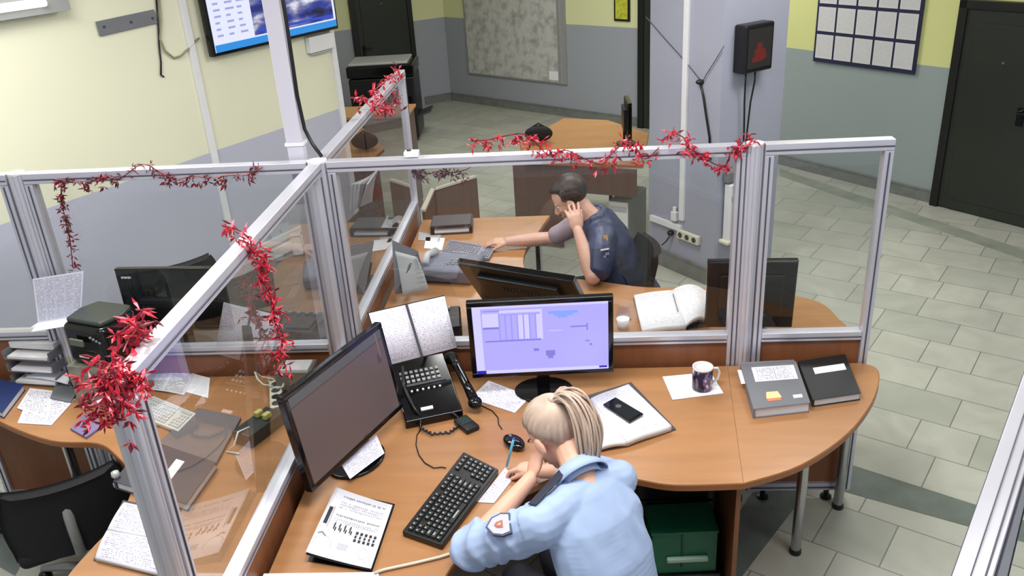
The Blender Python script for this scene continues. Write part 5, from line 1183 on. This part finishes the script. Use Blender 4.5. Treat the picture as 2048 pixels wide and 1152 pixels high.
NB = Vector((1.045, -1.135, .995)); cdir = (hc-NB).normalized(); a1 = Vector(LAT); a1 = (a1-cdir*a1.dot(cdir)).normalized(); a2 = cdir.cross(a1)
m = MB(); V = []; Fc = []
n = 28
for j, (rr, hh) in enumerate([(.072, -.02), (.070, .012), (.067, .032), (.076, .034), (.088, .008), (.094, -.012)]):
    for k in range(n): an = 2*pi*k/n; V.append(NB+a1*rr*cos(an)+a2*rr*sin(an)+cdir*hh)
for j in range(5):
    for k in range(n): Fc.append((j*n+k, j*n+(k+1) % n, (j+1)*n+(k+1) % n, (j+1)*n+k))
m.add(V, Fc); col_ = m.build('collar', SHIRT, per, world=True, smooth=True); sd = col_.modifiers.new('t', 'SOLIDIFY'); sd.thickness = .003
# shoulder strap, sleeve patch
m = MB(); a = Vector((1.00, -1.17, 1.052)); b = Vector((.905, -1.28, 1.012)); m.sheet([a+Vector((-.020, .014, -.006)), b+Vector((-.022, .014, -.012)), b+Vector((.002, -.006, .0)), a+Vector((.004, -.008, .002))], .005); m.build('shoulder_strap', mat('dark_navy_strap', (28, 32, 52), .5), per, world=True, bevel=.002)
pc = LS.lerp(LE_, .46)+Vector((-.018, -.030, .066)); pd = (LE_-LS).normalized(); pn = Vector((-.15, -.42, .88)).normalized(); ps = pn.cross(pd).normalized(); pd = ps.cross(pn)
m = MB()
def patch(sz, off, mi, pts):
    V = [pc+ps*x*sz+pd*y*sz+pn*(off+.009) for x, y in pts]; V += [v-pn*(.012 if mi == 0 else .003) for v in V]; n_ = len(pts)
    m.add(V, [tuple(range(n_)), tuple(range(2*n_-1, n_-1, -1))]+[(i, n_+i, n_+(i+1) % n_, (i+1) % n_) for i in range(n_)], mi=mi)
sh = [(-.8, -.9), (.8, -.9), (.95, -.2), (.7, .6), (0, 1.1), (-.7, .6), (-.95, -.2)]
patch(.040, .004, 0, sh); patch(.034, .0055, 1, sh); patch(.018, .007, 2, [(-.7, -.6), (.7, -.6), (.5, .5), (0, .9), (-.5, .5)]); patch(.010, .0085, 3, [(-.6, -.5), (.5, -.5), (.2, .9)])
m.build('sleeve_patch', [mat('patch_dark_border', (70, 74, 104), .6), mat('patch_pale', (186, 186, 206), .6), mat('patch_red', (170, 96, 96), .6), mat('patch_gold', (206, 176, 110), .6)], per, world=True)
# hair: cap plus strands combed to the tie, then the tail
cr = (.101, .078, .092); cc = hc+f*-.014+u*.033; td = Vector((-.80, 0, .60)).normalized()
m = MB(); m.ell(cc-f*.020+u*.010, (.092, .079, .088), Fh[3], 28, 18)
e1 = Vector((0, 1, 0)); e2 = td.cross(e1)
rnd = random.Random(5)
for k in range(150):
    an = 2*pi*k/150; amax = radians(92 if abs(cos(an)) > .6 else 102)+rnd.uniform(-.06, .06); P = []
    rdir = e1*cos(an)+e2*sin(an)
    for j in range(9):
        a = amax*(1-j/8)+.10*j/8; v = td*cos(a)+rdir*sin(a); P.append(ellp(cc, Fh, cr, v, 1.02+.035*sin(j*.6+k)*.5))
    m.tube(P, [.0045, .005, .0055, .0055, .0055, .005, .005, .0045, .004], 6)
m.build('hair', HAIRB, per, world=True, smooth=True)
tie = ellp(cc, Fh, cr, td, 1.10)
MB().ell(tie, (.022, .022, .016), n=16).build('hair_tie', mat('pale_band', (196, 168, 158), .5), per, world=True, smooth=True)
m = MB()
base = [tie-Vector((0, 0, .01)), tie+Vector((.030, -.012, .022)), tie+Vector((.070, -.035, .008)), tie+Vector((.098, -.060, -.045)), tie+Vector((.108, -.082, -.105)), tie+Vector((.108, -.098, -.165))]
for k in range(230):
    ox, oy, oz = rnd.gauss(0, 1), rnd.gauss(0, 1), rnd.gauss(0, 1); ln = rnd.uniform(.78, 1.0); P = []
    for j, b in enumerate(base):
        sp = [.006, .013, .020, .024, .025, .020][j]; q = Vector(b) if j < 4 else Vector(base[3]).lerp(Vector(b), ln)
        P.append(q+Vector((ox*.7, oy*.8, oz*.5))*sp)
    m.tube(arc([tuple(p) for p in P], 3), .0048, 5)
m.build('ponytail', HAIRB, per, world=True, smooth=True)
# trousers and shoes
m = MB()
for s in (-1, 1):
    hip, kn, an_ = LEGS[s]; limb(m, [hip+Vector((0, 0, .005)), hip.lerp(kn, .5), kn, kn.lerp(an_, .5), an_], [.092, .084, .070, .058, .052])
m.ell((1.18, -1.33, .53), (.17, .17, .09), n=20, m=12)
remesh(m, 'trousers', mat('dark_navy_trousers', (22, 25, 36), .75), per, .010, 3)
for s in (-1, 1):
    an_ = LEGS[s][2]; m = MB(); m.ell((an_.x-.045, an_.y+.045, .038), (.045, .045, .036)); m.ell((an_.x-.085, an_.y+.085, .028), (.05, .05, .027)); m.ell((an_.x, an_.y, .042), (.042, .042, .042)); remesh(m, 'shoe', BLACKP, per, .006, 3)
# the pen in the writing hand
tip = at(1012, 938, .756); top_ = at(1027, 879, .885); d = (top_-tip).normalized()
pen = empty('pen', tuple(tip), 0, 'pale blue pen held in the blonde officer\'s writing hand', 'pen')
MB().tube([tip+d*.012, top_], .0048, 10).build('barrel', BLUEP, pen, world=True, smooth=True); MB().tube([tip, tip+d*.013], [.001, .0042], 10).build('tip', mat('pen_tip', (220, 225, 230), .3), pen, world=True, smooth=True)
MB().tube([top_, top_+d*.006], .0035, 8).build('end_cap', mat('pen_end', (60, 110, 160), .3), pen, world=True, smooth=True)
# ---- dark-haired officer in the back cell, on the phone
Fm = fr((-.80, .06, -.52), (0, 0, 1)); hm = Vector((1.020, 1.225, 1.115)); f, l, u, _ = Fm
man = empty('person', (1.36, 1.18, 0), 0, 'dark-haired person in a navy vest behind the glass, hand raised to the ear', 'person')
LAT = (0, 1, 0); DEP = (1, 0, 0)
SP = [((1.13, 1.20, 1.02), .060, .055, .05), ((1.165, 1.20, .965), .150, .080, .06), ((1.20, 1.20, .88), .190, .110, .08), ((1.25, 1.19, .76), .180, .120, .08), ((1.31, 1.18, .64), .165, .118, .08), ((1.36, 1.18, .54), .18, .13, .08)]
LS, RS_ = Vector((1.175, 1.04, .955)), Vector((1.145, 1.37, .955))
LE_, LW_ = Vector((1.135, .835, .805)), Vector((1.062, 1.035, .995))
RE_, RW_ = Vector((.900, 1.43, .80)), Vector((.640, 1.415, .795))
m = MB(); head(m, hm, Fm)
limb(m, [hm-u*.055-f*.03, Vector((1.10, 1.205, 1.05)), Vector((1.14, 1.20, 1.0))], [.056, .058, .066])
trunk(m, [(a, b*.86, c*.84, d*.9) for a, b, c, d in SP], LAT, DEP)
limb(m, [LS, LS.lerp(LE_, .5), LE_], [.050, .046, .040]); limb(m, [LE_, LE_.lerp(LW_, .35), LE_.lerp(LW_, .75), LW_], [.042, .045, .034, .028])
limb(m, [RS_, RS_.lerp(RE_, .5), RE_], [.050, .044, .040]); limb(m, [RE_, RE_.lerp(RW_, .35), RW_], [.041, .043, .029])
hand(m, LW_+Vector((-.002, .003, .004)), (-.22, .42, .88), (.05, -.92, .40), -1, (.35, .4, .45, .5), 1.0, (.9, .3), .12, .3)
hand(m, RW_, (-.98, .0, .05), (0, -.1, 1), 1, (.38, .42, .45, .5), 1.02, (.8, .5), .08, .3)
for s in (-1, 1):
    hip = Vector((1.36, 1.18+s*.09, .53)); kn = hip+Vector((-.42, .02, 0)); an_ = kn+Vector((.06, 0, -.44)); LEGS[s] = (hip, kn, an_)
    limb(m, [hip, kn, an_], [.075, .052, .040])
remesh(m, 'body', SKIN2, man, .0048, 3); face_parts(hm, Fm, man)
m = MB(); trunk(m, SP[1:], LAT, DEP, .006)
limb(m, [RS_, RS_.lerp(RE_, .5), RS_.lerp(RE_, .85)], [.068, .062, .056])
remesh(m, 'shirt', SHIRTG, man, .008, 3, disp=.008)
m = MB(); trunk(m, [(Vector(a)+Vector((.020, 0, .004)), b, c, d) for a, b, c, d in SP[1:]], LAT, DEP, .026)
limb(m, [LS+Vector((.02, -.005, .005)), LS.lerp(LE_, .5)+Vector((.03, -.01, .01)), LS.lerp(LE_, .86)+Vector((.03, 0, .01))], [.078, .076, .066])
m.tube([(1.13, 1.10, 1.03), (1.19, 1.12, 1.04), (1.215, 1.20, 1.045), (1.19, 1.28, 1.04), (1.13, 1.30, 1.03)], .022, 10)
remesh(m, 'navy_vest', NAVYB, man, .008, 3, disp=.012)
m = MB(); vn = Vector((.35, -.86, .36)).normalized(); va = Vector((0, 0, 1)); vs = vn.cross(va).normalized(); vu = vs.cross(vn); vc = LS.lerp(LE_, .40)+Vector((.035, -.066, .050))
for (x, y, w_, h_, mi) in [(-.02, .055, .012, .030, 0), (-.012, .060, .012, .020, 0), (0, -.005, .045, .008, 1), (-.008, -.030, .022, .014, 2), (.008, -.042, .016, .012, 2), (0, -.062, .014, .010, 2)]:
    c = vc+vs*x+vu*y+vn*.012; a, b = vs*w_/2, vu*h_/2; m.sheet([c-a-b, c+a-b, c+a+b, c-a+b], .012, mi=mi)
m.build('sleeve_badges', [mat('orange_badge', (206, 150, 84), .5), LABELW, mat('grey_blue_marks', (128, 138, 164), .5)], man, world=True)
cr = (.104, .080, .096); cc = hm+f*-.012+u*.032
m = MB(); m.ell(cc-f*.024+u*.012, (.096, .084, .094), Fm[3], 26, 16)
td = Vector((-.3, 0, 1)).normalized(); e1 = Vector((0, 1, 0)); e2 = td.cross(e1)
for k in range(110):
    an = 2*pi*k/110; fwd = (e1*cos(an)+e2*sin(an)).x; amax = radians(100 if fwd < .3 else 66)+rnd.uniform(-.05, .05); P = []
    for j in range(7):
        a = amax*(j/6); v = td*cos(a)+(e1*cos(an)+e2*sin(an))*sin(a); P.append(ellp(cc, Fm, cr, v, 1.0+.02*rnd.random()))
    m.tube(P, .006, 5)
m.build('hair', HAIRD, man, world=True, smooth=True)
m = MB()
for s in (-1, 1):
    hip, kn, an_ = LEGS[s]; limb(m, [hip, hip.lerp(kn, .5), kn, kn.lerp(an_, .5), an_], [.096, .088, .074, .062, .055])
m.ell((1.36, 1.18, .53), (.16, .19, .09), n=20, m=12)
remesh(m, 'trousers', mat('navy_trousers', (24, 28, 42), .75), man, .010, 3)
for s in (-1, 1):
    an_ = LEGS[s][2]; m = MB(); m.ell((an_.x-.05, an_.y, .038), (.07, .045, .036)); m.ell((an_.x-.11, an_.y, .028), (.07, .048, .027)); m.ell((an_.x, an_.y, .042), (.045, .042, .042)); remesh(m, 'shoe', BLACKP, man, .007, 3)
